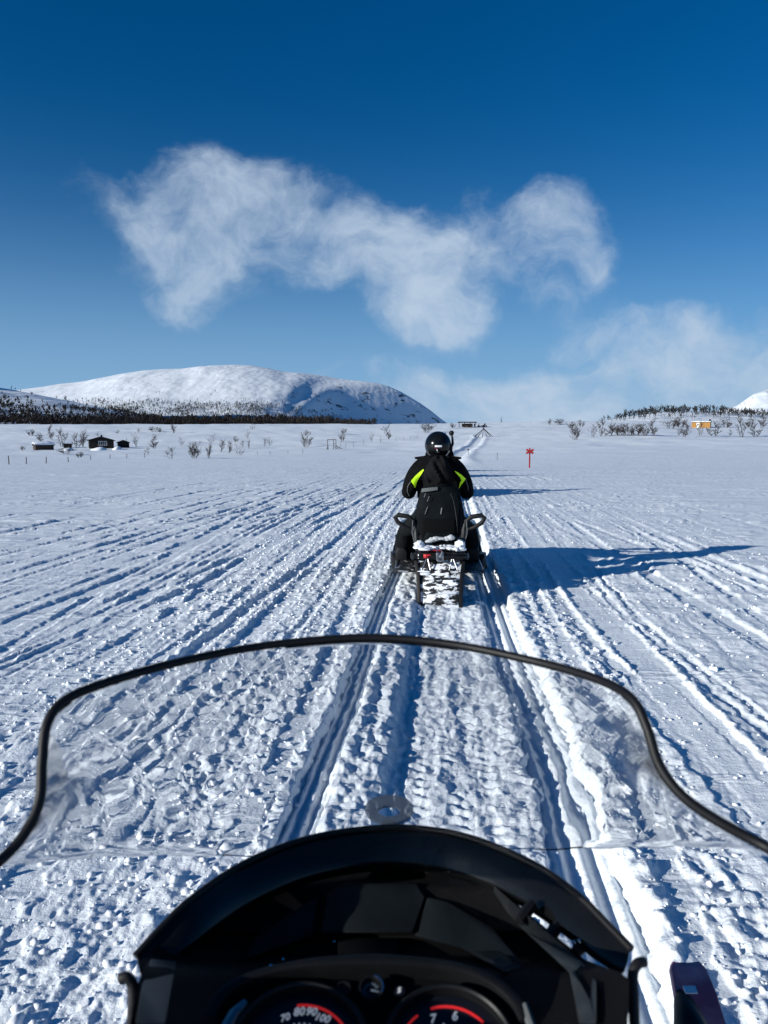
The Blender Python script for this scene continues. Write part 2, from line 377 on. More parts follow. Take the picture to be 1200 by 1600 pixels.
def reflection_mat():  # half transparent grey for the ring that imitates a reflection
    m = bpy.data.materials.new('reflection_grey'); m.use_nodes = True
    n = m.node_tree.nodes; l = m.node_tree.links; o = n['Material Output']; b = n['Principled BSDF']
    b.inputs['Base Color'].default_value = (.09, .11, .14, 1); b.inputs['Roughness'].default_value = .4
    t = n.new('ShaderNodeBsdfTransparent'); t.inputs['Color'].default_value = (.75, .8, .85, 1)
    x = n.new('ShaderNodeMixShader'); x.inputs[0].default_value = .55; l.new(t.outputs[0], x.inputs[1]); l.new(b.outputs[0], x.inputs[2]); l.new(x.outputs[0], o.inputs[0])
    return m
M['reflection_grey'] = reflection_mat()
def screen_mat():
    m = bpy.data.materials.new('clear_screen'); m.use_nodes = True
    n = m.node_tree.nodes; l = m.node_tree.links; n.clear()
    o = n.new('ShaderNodeOutputMaterial')
    t = n.new('ShaderNodeTexCoord')
    mp_ = n.new('ShaderNodeMapping'); mp_.inputs['Scale'].default_value = (1.6, 1, 0.55); l.new(t.outputs['Object'], mp_.inputs[0])
    x = n.new('ShaderNodeTexNoise'); x.inputs['Scale'].default_value = 14; x.inputs['Detail'].default_value = 2.5; x.inputs['Roughness'].default_value = .45
    l.new(mp_.outputs[0], x.inputs[0])
    b = n.new('ShaderNodeBump'); b.inputs['Strength'].default_value = 1.0; b.inputs['Distance'].default_value = .0009; l.new(x.outputs[0], b.inputs['Height'])
    rf = n.new('ShaderNodeBsdfRefraction'); rf.inputs['IOR'].default_value = 1.25; rf.inputs['Roughness'].default_value = 0.0
    rf.inputs['Color'].default_value = (0.955, 0.96, 0.965, 1); l.new(b.outputs[0], rf.inputs['Normal'])
    gl = n.new('ShaderNodeBsdfGlossy'); gl.inputs['Roughness'].default_value = 0.08; l.new(b.outputs[0], gl.inputs['Normal'])
    fr = n.new('ShaderNodeFresnel'); fr.inputs['IOR'].default_value = 1.25
    mx = n.new('ShaderNodeMixShader'); l.new(fr.outputs[0], mx.inputs[0]); l.new(rf.outputs[0], mx.inputs[1]); l.new(gl.outputs[0], mx.inputs[2])
    # a film of scratches and frost
    x2 = n.new('ShaderNodeTexNoise'); x2.inputs['Scale'].default_value = 9; x2.inputs['Detail'].default_value = 7; l.new(t.outputs['Object'], x2.inputs[0])
    r = n.new('ShaderNodeMapRange'); r.inputs[1].default_value = .45; r.inputs[2].default_value = .85; r.inputs[4].default_value = .06; l.new(x2.outputs[0], r.inputs[0])
    df = n.new('ShaderNodeBsdfDiffuse'); df.inputs['Color'].default_value = (.6, .6, .6, 1)
    mx2 = n.new('ShaderNodeMixShader'); l.new(r.outputs[0], mx2.inputs[0]); l.new(mx.outputs[0], mx2.inputs[1]); l.new(df.outputs[0], mx2.inputs[2])
    vo = n.new('ShaderNodeTexVoronoi'); vo.inputs['Scale'].default_value = 55; l.new(t.outputs['Object'], vo.inputs['Vector'])
    vr = n.new('ShaderNodeMapRange'); vr.inputs[1].default_value = .17; vr.inputs[2].default_value = .10; vr.inputs[4].default_value = .30; l.new(vo.outputs['Distance'], vr.inputs[0])
    vs_ = n.new('ShaderNodeMath'); vs_.operation = 'GREATER_THAN'; vs_.inputs[1].default_value = .72
    sc_ = n.new('ShaderNodeSeparateColor'); l.new(vo.outputs['Color'], sc_.inputs[0]); l.new(sc_.outputs[0], vs_.inputs[0])
    vm = n.new('ShaderNodeMath'); vm.operation = 'MULTIPLY'; l.new(vr.outputs[0], vm.inputs[0]); l.new(vs_.outputs[0], vm.inputs[1])
    mx3 = n.new('ShaderNodeMixShader'); l.new(vm.outputs[0], mx3.inputs[0]); l.new(mx2.outputs[0], mx3.inputs[1]); l.new(df.outputs[0], mx3.inputs[2])
    l.new(mx3.outputs[0], o.inputs[0])
    return m
M['clear_screen'] = screen_mat()

# ------------------------------------------------------------------ ground
ROWS_Y = np.array([0, 25, 40, 55, 90, 130, 180, 230, 280, 340, 400, 450, 520, 700, 1000, 8000, 20000], float)
_c = lambda r: EYE + (HROW - r) / F
def zrow(y, r): return EYE + (HROW - r) / F * y
ZL = np.array([0, 0, -.25, zrow(55, 731), zrow(90, 722), zrow(130, 714.5), zrow(180, 707), zrow(230, 701), zrow(280, 691), zrow(340, 680), zrow(400, 670), zrow(450, 664), zrow(520, 664), zrow(700, 666), zrow(1000, 666), zrow(8000, 668), zrow(20000, 668)])
ZR = np.array([0, 0, -.25, zrow(55, 731), zrow(90, 716), zrow(130, 706), zrow(180, 697), zrow(230, 687), zrow(280, 681), zrow(340, 672), zrow(400, 665), zrow(450, 659), zrow(520, 659.5), zrow(700, 661), zrow(1000, 662), zrow(8000, 664), zrow(20000, 664)])
from_y = np.linspace(0, 1, 1)
def smooth_interp(y, X, Z):            # monotone cubic through the table
    m = np.gradient(Z, X); i = np.clip(np.searchsorted(X, y) - 1, 0, len(X) - 2)
    h = X[i + 1] - X[i]; t = np.clip((y - X[i]) / h, 0, 1)
    return (Z[i] * (1 + 2 * t) * (1 - t) ** 2 + m[i] * h * t * (1 - t) ** 2 + Z[i + 1] * t * t * (3 - 2 * t) - m[i + 1] * h * t * t * (1 - t))
def base_z(x, y):
    x = np.asarray(x, float); y = np.asarray(y, float); yc = np.clip(y, 0, 20000)
    w = sstep(-0.05, 0.28, x / np.maximum(yc, 1.0) - 0.02)
    z = smooth_interp(yc, ROWS_Y, ZL) * (1 - w) + smooth_interp(yc, ROWS_Y, ZR) * w
    far = sstep(60, 220, yc) * (1 - sstep(3000, 6000, yc))
    z = z + far * (0.75 * fbm(x / 38, y / 30, 20, 3) + 0.25 * fbm(x / 9, y / 7, 25, 2))
    # soft drift lip under the bushes on the right
    return z
def place(px, py):                     # ground point seen at a photo pixel
    d = ray(px, py); k = d / d.y
    ys = np.concatenate([np.linspace(2, 60, 800), np.linspace(60, 2500, 4000)])
    dz = EYE + k.z * ys - base_z(k.x * ys, ys)
    i = int(np.argmax(dz <= 0)) if (dz <= 0).any() else int(np.argmin(dz))
    y = ys[i]; return Vector((k.x * y, y, float(base_z(k.x * y, y))))
def tcx(y): return 0.28 + (y - 3.85) * 0.0825
def poly(pts):                         # traced track -> x as a function of y
    q = sorted([(G0(*p).y, G0(*p).x) for p in pts]); return np.array([a for a, b in q]), np.array([b for a, b in q])
def xline(y, tr):
    ys, xs = tr
    x = np.interp(y, ys, xs)
    s0 = (xs[1] - xs[0]) / (ys[1] - ys[0]); x = np.where(y < ys[0], xs[0] + (y - ys[0]) * s0, x)
    return np.where(y > ys[-1], xs[-1] + (y - ys[-1]) * 0.0825, x)
T_LSKI = poly([(622, 890), (600, 940), (575, 1010), (545, 1090), (520, 1150), (490, 1230), (455, 1320)])
T_RSKI = poly([(757, 890), (772, 935), (787, 980), (817, 1055), (857, 1155), (888, 1250), (910, 1320), (955, 1450)])
FUR = [  # traced furrows: points, half width, depth, bank
 ([(867, 929), (930, 1010), (980, 1055), (1080, 1170), (1130, 1225), (1195, 1310)], .05, .055, .03),
 ([(900, 927), (987, 1020), (1060, 1105), (1200, 1260)], .10, .02, .055),
 ([(992, 892), (1158, 992)], .06, .05, .04),
 ([(1087, 867), (1196, 912)], .09, .05, .05),
 ([(840, 935), (885, 1010), (935, 1110), (1010, 1260), (1060, 1400)], .05, .03, .03),
 ([(870, 826), (930, 850), (990, 885)], .07, .04, .04),
 ([(613, 769), (464, 833), (320, 913), (85, 1015)], .075, .075, .035),
 ([(613, 772), (440, 845), (256, 920), (27, 1015)], .06, .06, .03),
 ([(620, 769), (533, 844), (443, 913), (309, 1015)], .06, .075, .03),
 ([(600, 790), (500, 885), (400, 985), (300, 1080), (200, 1190)], .07, .05, .03),
 ([(540, 790), (373, 817), (240, 887), (0, 983)], .10, .07, .03),
 ([(590, 765), (440, 790), (250, 830), (0, 905)], .10, .05, .02),
 ([(585, 850), (540, 960), (500, 1060), (440, 1180)], .05, .04, .03)]
FUR = [(poly(a), b, c, d) for a, b, c, d in FUR]
for o, w_, d_ in ((-3.6, .08, .04), (-4.4, .06, .035), (-5.4, .09, .04), (-6.6, .08, .04), (-8.0, .10, .04), (-9.5, .1, .035), (-11.5, .12, .04), (1.3, .05, .025), (3.4, .07, .025), (5.2, .09, .025)):
    w_ *= .75; d_ *= .8; ys = np.array([1.0, 6, 12, 25, 60]); FUR.append(((ys, tcx(ys) + o * (1.12 - .10 * np.sqrt(ys / 10)) + .1 * np.sin(ys + o)), w_, d_, .025))
_r = random.Random(31)
for k in range(34):
    o = -_r.uniform(1.0, 10.0) if k < 26 else _r.uniform(.9, 5.0); ys = np.array([1.0, 6, 12, 25, 60])
    FUR.append(((ys, tcx(ys) + o * (1.12 - _r.uniform(.07, .13) * np.sqrt(ys / 10)) + .12 * np.sin(ys * .6 + o)), _r.uniform(.025, .05), _r.uniform(.012, .03), .012))
for a_, b_ in ((-7.5, -.9), (-5.0, -2.2), (-2.6, -4.4), (-9.5, -1.8), (4.4, 1.0), (2.2, 3.6)):
    ys = np.array([1.5, 5, 10, 18, 30]); FUR.append(((ys, tcx(ys) + a_ + (b_ - a_) * np.array([0, .25, .5, .8, 1.0])), _r.uniform(.04, .06), .035, .02))
def detail(x, y):
    d = np.zeros_like(x); lt = x - tcx(y); yc = np.maximum(y, .5)
    near = 1 - sstep(25, 70, y); mid = 1 - sstep(60, 200, y)
    # wind-packed surface
    rx = x * .97 + y * .25; ry = y * .97 - x * .25
    s = fbm(rx / 1.5, ry / .55, 30, 4, .55)
    d += .014 * s * mid
    rid = 1 - np.abs(perlin(rx / 2.6 + .3 * s, ry / .6, 36)) * 2.2
    d += .022 * np.clip(rid, 0, 1) ** 4 * sstep(-.1, .25, perlin(x / 6, y / 5, 37)) * mid
    d += .022 * perlin(x / 3.2, y / 3.5, 38) * mid
    dash = sstep(.12, .30, perlin(rx / .9 + 3, ry / .16, 34) + .5 * perlin(rx / .3, ry / .1, 35)) * sstep(-.1, .2, perlin(x / 4, y / 3, 33))
    d += .016 * dash * (1 - sstep(18, 34, y)) * sstep(4, 9, y)
    # lumps in patches out on the right
    pat = sstep(.1, .35, perlin(x / 1.7 + 9, y / 1.4, 39)) * sstep(1.1, 2.0, lt)
    d += pat * near * .03 * np.clip(fbm(x / .16, y / .16, 40, 3) + .1, 0, 1)
    # churned snow left of the ski groove
    ch = sstep(-3.6, -1.6, lt) * (1 - sstep(-.62, -.45, lt)) * near
    ch = ch * (.35 + .65 * sstep(-.25, .2, perlin(x / .9, y / 1.6, 41)))
    wx = x + .08 * perlin(x / .3, y / .3, 42); wy = y + .08 * perlin(x / .3, y / .3, 43)
    lump = np.abs(fbm(wx / .17, wy / .15, 44, 5, .58))
    big = sstep(.05, .4, perlin(x / .55, y / .6, 47))
    d += ch * ((.013 + .025 * big) * (lump - .25) + .009 * np.abs(fbm(x / .05, y / .05, 48, 3)))
    ch2 = (sstep(.55, .66, lt) * (1 - sstep(1.0, 1.15, lt)) + sstep(-.47, -.42, lt) * (1 - sstep(-.26, -.2, lt))) * near
    d += ch2 * .020 * fbm(x / .07, y / .08, 50, 3)
    # belt imprint between the ski grooves
    wob = .025 * perlin(y / .6, y * 0 + 3.3, 52) + .03 * perlin(y / .16, y * 0 + 8.3, 57)
    im = sstep(-.20, -.155, lt + wob) * (1 - sstep(.42, .455, lt + wob)) * (1 - sstep(60, 120, y))
    bars = np.cos(2 * np.pi * (y + .05 * perlin(x / .5, y / .5, 53) + .02 * np.sin(x * 40)) / .085)
    keep = sstep(-.3, .25, perlin(x / .22, y / .3, 54))
    d += im * (-.045 + near * (.0065 * bars * keep + .0065 * fbm(x / .035, y / .02, 55, 3, .65) + .007 * fbm(x / .2, y / .5, 58, 2)))
    # lesser marks over the whole trail strip
    st = np.exp(-(lt / 3.5) ** 2) * mid
    d += st * .014 * fbm(lt / .13, y / 2.4, 60, 3)
    d += st * near * .012 * fbm(x / .07, y / .09, 63, 3)
    def groove(d, tr, w, dep, bank, seed, fade=1.0, far=60, keepy=.62, rag=.035):
        u = x - xline(y, tr) + .022 * perlin(y / .5, y * 0 + seed * 1.7, 66) + .008 * perlin(y / .11, y * 0 + seed * .7, 67)
        act = np.abs(u) < w * 4 + .05
        uu = (u[act] + rag * (fbm(x[act] / .09, y[act] / .10, 76, 3))) / w; m = (fade if fade > .95 else fade * .66) * .75 * np.clip(keepy + (1.15 - keepy) * 2.0 * perlin(y[act] / 2.3, y[act] * 0 + seed, 68), .05, 1.3) * (1 - sstep(.35 * far, far, y[act]))
        nb = 1 + .9 * fbm(x[act] / .1, y[act] / .13, 69, 2)
        cur = d[act]; g = 1 - sstep(.85, 1.12, np.abs(uu))
        cur = cur * (1 - .85 * g) + m * (-dep * g + bank * .5 * nb * (np.exp(-((uu - 1.5) / .38) ** 2) + .7 * np.exp(-((uu + 1.5) / .38) ** 2)))
        d[act] = cur; return d
    for k, (tr, w, dep, bank) in enumerate(FUR):
        right = float(xline(np.array([8.0]), tr)[0] - tcx(8.0)) > .9
        d = groove(d, tr, w, dep, bank, 3 + k, .7, 24 if right else 50)
    d = groove(d, T_LSKI, .072, .08, .025, 1.0, 1.0, 90, .95, .016)
    d = groove(d, T_RSKI, .12, .115, .03, 2.0, 1.0, 90, .95, .03)
    for tr, w in ((T_LSKI, .072), (T_RSKI, .125)):     # keel line in the groove
        u = x - xline(y, tr); act = np.abs(u) < w
        d[act] += .014 * np.cos(u[act] / w * 9.4) * (1 - sstep(30, 60, y[act]))
    u = lt + .2 + .02 * perlin(y / .4, y * 0 + 2.2, 70)
    d -= .038 * np.exp(-(u / .040) ** 2) * near
    return d
def trail_up(x, y):                    # the climb to the shelter: two banks and a packed strip
    cx = np.interp(y, [60, 110, 170, 230, 300, 460], [5.0, 9.6, 17.5, 27, 37.5, 48]); u = x - cx
    m = sstep(60, 100, y) * (1 - sstep(300, 420, y))
    return m * (-.22 * np.exp(-(u / 1.4) ** 4) + .20 * np.exp(-((u + 2.3) / .8) ** 2) + .14 * np.exp(-((u - 2.4) / .8) ** 2))
ys = [-160, -110, -75, -50, -34, -23, -16] + list(np.arange(-12, 1.3, .6)); y = ys[-1]
while y < 30000:
    y += y * (.0040 if y < 8 else .0065 if y < 30 else .012 if y < 550 else .045); ys.append(y)
ys = np.array(ys); NC = 840
tt = np.linspace(-1, 1, NC)
tt = .82 * tt + .18 * tt ** 3
half = np.where(ys > 0, .60 * ys + .75, .75 + .9 * -ys)
half = np.where(ys > 200, half * (1 + .5 * sstep(200, 700, ys)), half)
X = (half[:, None] * tt[None, :]).ravel(); Y = np.repeat(ys, NC)
# the sheet runs on past both sides of the fine part
ext = np.array([.25, .6, 1.2, 2.2, 4, 7, 12, 20, 34, 60, 110, 200.0]); NX = len(ext)
XL = -half[:, None] - ext[None, ::-1] * (1 + ys[:, None].clip(0) * .02); XR = half[:, None] + ext[None, :] * (1 + ys[:, None].clip(0) * .02)
X = np.concatenate([XL, X.reshape(len(ys), NC), XR], 1); NC = NC + 2 * NX; X = X.ravel(); Y = np.repeat(ys, NC)
Z = base_z(X, Y)
nearm = Y < 320
Z[nearm] += detail(X[nearm], Y[nearm]) + trail_up(X[nearm], Y[nearm]) * 1.0
GXY = (X, Y, Z)
g = mesh_np('snow_field', np.stack([X, Y, Z], 1), grid_faces(len(ys), NC), M['snow'])
ground = link('snow_field', g); tag(ground, 'wind packed snow field crossed by snowmobile tracks', kind='structure')
# wide snow skirt past both sides of the sheet and behind it
def gz_at(x, y):
    xa, ya = np.array([x], float), np.array([y], float)
    return float((base_z(xa, ya) + detail(xa, ya))[0])

# ------------------------------------------------------------------ hills
def heightfield(name, xs, ys, fz, m, label, kind='structure'):
    Xg, Yg = np.meshgrid(xs, ys); Zg = fz(Xg.ravel(), Yg.ravel())
    o = link(name, mesh_np(name, np.stack([Xg.ravel(), Yg.ravel(), Zg], 1), grid_faces(len(ys), len(xs)), m))
    return tag(o, label, kind=kind)
SIL = np.array([(-250, 640), (-60, 622), (40, 609), (75, 605), (100, 601), (135, 597), (160, 592), (195, 585), (230, 580), (262, 578), (290, 577.5), (320, 574), (355, 572), (372, 571.5), (400, 573), (425, 577), (450, 582.5), (480, 585), (505, 588.5), (530, 593), (550, 595.5), (572, 597.5), (590, 600), (605, 604), (625, 613), (640, 622), (655, 631), (672, 643), (690, 657), (700, 664), (760, 700), (900, 740)], float)
DM = 3000.0
SX = (SIL[:, 0] - 600) / F * DM; SZ = EYE + (HROW - SIL[:, 1]) / F * DM
def mountain_z(x, y):
    t = (DM - y) / 1150.0                         # 0 on the ridge, 1 at the foot in front
    shift = np.where(t > 0, 950 * t, 0)
    wide = x * DM / np.maximum(y, 1500)
    xr = wide + shift * sstep(-330, -90, wide + 200 * np.clip(t, 0, 1))
    H = np.interp(xr + 22 * perlin(x / 260, y / 260, 84), SX, SZ)
    gfr = np.where(t > 0, 1 - .80 * sstep(-.05, 1.0, t) - .08 * t, 1 - .5 * sstep(0, 1.2, -t))
    H0 = 45.0
    z = H0 + (H - H0) * gfr - 40 * np.clip(t, 0, 2)
    amp = sstep(.0, .12, np.abs(t)) * .8 + .2
    rg = fbm(x / 190 + .5 * perlin(x / 300, y / 300, 82), y / 320, 80, 5, .5)
    face = sstep(-330, -120, xr) * sstep(-.12, .1, t)
    z = z + amp * (1 - .7 * face) * (8 * rg + 3.0 * np.abs(fbm(x / 60, y / 60, 86, 3)))
    z = z - 7 * sstep(-300, -190, wide + 260 * np.clip(t, 0, 1) + 40 * perlin(x / 120, y / 120, 88)) * sstep(.0, .45, t)
    return z
mountain = heightfield('mountain', np.linspace(-2900, 900, 520), np.linspace(1700, 4300, 210), mountain_z, M['far_snow'], 'long rounded snow covered mountain with its right flank in blue shade')
HS = np.array([(-1500, 420), (-900, 215), (-700, 250), (-450, 410), (-250, 535), (-80, 594), (0, 606), (60, 615), (120, 627), (180, 640), (240, 654), (300, 668), (420, 690)], float)
DH = 1250.0
HX = (HS[:, 0] - 600) / F * DH; HZ = EYE + (HROW - HS[:, 1]) / F * DH
def hill_z(x, y):   # the summit that shades it stands out of view on the left
    w = np.where(x < -950, x, x * DH / np.maximum(y, 900)); w = np.where(x < -700, x + (x * DH / np.maximum(y, 900) - x) * sstep(-1000, -700, x), w)
    H = np.interp(w, HX, HZ)
    Ly = 650 + 750 * sstep(-950, -1350, x); t = np.abs(y - 1300) / np.where(y < 1300, Ly, np.where(x < -950, 420, 650))
    g_ = np.where(y < 1300, 1 - .9 * sstep(0, 1, t), 1 - .8 * sstep(0.2, 1.3, t))
    return 6 + (H - 6) * g_ + 5 * fbm(x / 90, y / 110, 90, 4) - 14 * np.clip(t, 0, 2)
hill = heightfield('hill', np.linspace(-2300, -150, 200), np.linspace(250, 2250, 160), hill_z, M['far_snow'], 'shaded wooded hill rising at the left edge')
KN = np.array([(840, 668), (900, 664), (950, 657), (990, 650), (1030, 645), (1090, 644), (1140, 647), (1200, 650), (1300, 652), (1500, 668), (1700, 690)], float)
DK = 620.0
KX = (KN[:, 0] - 600) / F * DK; KZ = EYE + (HROW - KN[:, 1]) / F * DK
def knoll_z(x, y):
    H = np.interp(x * DK / y, KX, KZ); t = np.abs(y - DK) / 120
    return 4 + (H - 4) * (1 - .55 * sstep(0, 1, t)) + .8 * fbm(x / 25, y / 25, 95, 3) - 1.5 * t ** 2
knoll = heightfield('knoll', np.linspace(90, 640, 180), np.linspace(500, 840, 90), knoll_z, M['far_snow'], 'low wooded knoll behind the ochre hut')
PK = np.array([(1040, 668), (1100, 648), (1150, 634), (1175, 615), (1195, 609), (1215, 613), (1260, 604), (1330, 625), (1450, 640), (1600, 670)], float)
DP = 9000.0
PX = (PK[:, 0] - 600) / F * DP; PZ = EYE + (HROW - PK[:, 1]) / F * DP
def peak_z(x, y):
    H = np.interp(x * DP / y + 60 * perlin(x / 500, y / 500, 97), PX, PZ); t = np.abs(y - DP) / 1800
    return 40 + (H - 40) * (1 - .75 * sstep(0, 1, t)) + 45 * fbm(x / 500, y / 700, 98, 5) * sstep(.02, .3, t) - 60 * t
peak = heightfield('peak', np.linspace(3000, 7800, 220), np.linspace(7000, 11500, 90), peak_z, M['far_snow'], 'far white peak at the right edge')

# ------------------------------------------------------------------ far woods (one mass each)
def wood(name, pts, h, m, label, seed, slim=.16):
    rg = np.random.default_rng(seed); n = len(pts); V = []; Fs = []
    pts = np.asarray(pts); K = 6
    hh = h * (.6 + .7 * rg.random(n))
    # each tree: a thin trunk and five upswept three-sided boughs
    for k in range(K):
        if k == 0: b0 = pts.copy(); b0[:, 2] -= .3; tip = pts + np.stack([rg.normal(0, .05, n) * hh, rg.normal(0, .05, n) * hh, hh], 1); r = .018 * hh + .03; midt = .15
        else:
            f = .18 + .6 * rg.random(n); a = rg.random(n) * 6.283; ln = hh * (.45 - .3 * f) * (.8 + .5 * rg.random(n))
            b0 = pts + np.stack([0 * f, 0 * f, hh * f], 1); up = .9 + .5 * rg.random(n)
            tip = b0 + np.stack([np.cos(a) * ln * .75, np.sin(a) * ln * .75, ln * up], 1); r = slim * ln * (.6 + .8 * rg.random(n)); midt = .55
        md = b0 * (1 - midt) + tip * midt
        base = sum(len(v) for v in V)
        ring = [md + np.stack([np.cos(q) * r, np.sin(q) * r, 0 * r], 1) for q in (0.3, 2.4, 4.5)]
        V.append(np.stack([b0, ring[0], ring[1], ring[2], tip], 1).reshape(-1, 3))
        i = base + np.arange(n)[:, None] * 5
        for t3 in ((0, 2, 1), (0, 3, 2), (0, 1, 3), (4, 1, 2), (4, 2, 3), (4, 3, 1)): Fs.append(i + np.array(t3)[None, :])
    o = link(name, mesh_np(name, np.concatenate(V), np.concatenate(Fs), m, smooth=False))
    return tag(o, label, 'wood', kind='stuff')
def pix(x, y, z):
    cp, sp = math.cos(PITCH), math.sin(PITCH); dz = z - EYE
    dep = y * cp - dz * sp; up = y * sp + dz * cp
    return 600 + F * x / dep, 800 - F * up / dep
def scatter(fz, x0, x1, y0, y1, n, dens, seed):
    rg = np.random.default_rng(seed); x = x0 + (x1 - x0) * rg.random(n); y = y0 + (y1 - y0) * rg.random(n)
    z = fz(x, y); px, py = pix(x, y, z); k = rg.random(n) < dens(px, py, x, y); return np.stack([x, y, z], 1)[k]
def d_mtn(px, py, x, y):
    cl = sstep(-.15, .25, fbm(x / 130, y / 150, 110, 3))
    top = np.interp(px, [0, 170, 230, 300, 420, 480, 560, 600], [628, 624, 624, 626, 628, 636, 655, 661])
    d = sstep(-2, 9, py - top) * .55 + sstep(10, 24, py - top) * .45 * (1 - .3 * cl)
    d = d * (.25 + .75 * cl) + sstep(-26, -4, py - top) * .10 * sstep(.25, .5, fbm(x / 60, y / 60, 114, 2))
    return d * (px < 620) * (px > -120)
wood('mountain_wood', scatter(mountain_z, -2000, 80, 1800, 2750, 70000, d_mtn, 1), 9.0, M['far_wood'], 'thin leafless wood on the lower mountain slope', 2)
def d_hill(px, py, x, y):
    low = np.interp(px, [-200, 0, 100, 200, 300], [624, 626, 638, 647, 656])
    clear = sstep(.10, .28, fbm(x / 170, y / 40, 119, 2)) * sstep(18, 8, py - low)
    return sstep(-6, 10, py - low) * .8 * (1 - .9 * clear) + .06 * sstep(0.1, .4, fbm(x / 60, y / 60, 118, 3))
wood('hill_wood', scatter(hill_z, -1100, -250, 800, 1450, 26000, d_hill, 3), 6.5, M['bark_dark'], 'dark dense wood on the shaded hill at left', 4, slim=.26)
def flat_z(x, y): return base_z(x, y)
def d_band(px, py, x, y): return (px < np.where(y > 1100, 590, 520)) * (px > -150) * np.interp(px, [-150, 380, 520, 590], [1, .95, .55, .1])
wood('valley_wood', scatter(flat_z, -800, 0, 800, 1500, 10500, d_band, 5), 10.5, M['bark_dark'], 'dark band of leafless wood behind the snowy crest at left', 6, slim=.22)
def d_kn(px, py, x, y):
    top = np.interp(px, KN[:, 0], KN[:, 1])
    return np.where(px > 1100, .75, 1) * sstep(955, 1010, px + 30 * (py - top) / 5) * (.35 + .65 * (py < top + 5))
wood('knoll_wood', scatter(knoll_z, 160, 420, 540, 720, 1900, d_kn, 7), 5.2, M['far_wood'], 'leafless wood covering the knoll at right', 8)

# ------------------------------------------------------------------ birches and bushes, one object each
def twig_mesh(seed, kind):
    r = random.Random(seed); m = MB()
    def branch(p, d, ln, rad, lev):
        n = 3; pts = [p]; q = p.copy(); dd = d.copy()
        for i in range(n):
            dd = (dd + Vector((r.gauss(0, .13), r.gauss(0, .13), .10))).normalized(); q = q + dd * ln / n; pts.append(q.copy())
        m.tube(pts, [rad, rad * .85, rad * .7, rad * .5], n=3, cap=False)
        if lev > 0:
            for k in range(r.randint(5, 7) if lev > 1 else r.randint(4, 5)):
                t = r.uniform(.15, 1.0); i = min(int(t * n), n - 1); s = pts[i].lerp(pts[i + 1], t * n - i)
                a = r.uniform(0, 6.28); sd = Vector((math.cos(a), math.sin(a), r.uniform(-.1, .8))).normalized()
                branch(s, (dd * .5 + sd).normalized(), ln * r.uniform(.32, .6), rad * .6, lev - 1)
    if kind == 'tree':
        branch(Vector((0, 0, -.05)), Vector((0, 0, 1)), .78, .022, 3)
        for k in range(2): branch(Vector((r.gauss(0, .04), r.gauss(0, .04), -.05)), Vector((r.gauss(0, .3), r.gauss(0, .3), 1)).normalized(), .6, .017, 3 if k == 0 else 2)
    elif kind == 'bush':
        for k in range(7):
            a = r.uniform(0, 6.28); branch(Vector((.12 * math.cos(a), .12 * math.sin(a), -.05)), Vector((.75 * math.cos(a) * r.random(), .75 * math.sin(a) * r.random(), 1)).normalized(), r.uniform(.5, .85), .017, 3 if k < 4 else 2)
    else:                              # sparse sapling
        for k in range(3): branch(Vector((r.gauss(0, .05), r.gauss(0, .05), -.05)), Vector((r.gauss(0, .25), r.gauss(0, .25), 1)).normalized(), r.uniform(.6, .95), .015, 2)
    o = m.build('tmp', M['bark'], smooth=False); me = o.data; bpy.data.objects.remove(o); return me
TW = {k: [twig_mesh(s + 10 * i, k) for s in range(4)] for i, k in enumerate(('tree', 'bush', 'sapling'))}
NAMES = {'tree': ('birch_tree', 'tree'), 'bush': ('birch_bush', 'bush'), 'sapling': ('birch_sapling', 'sapling')}
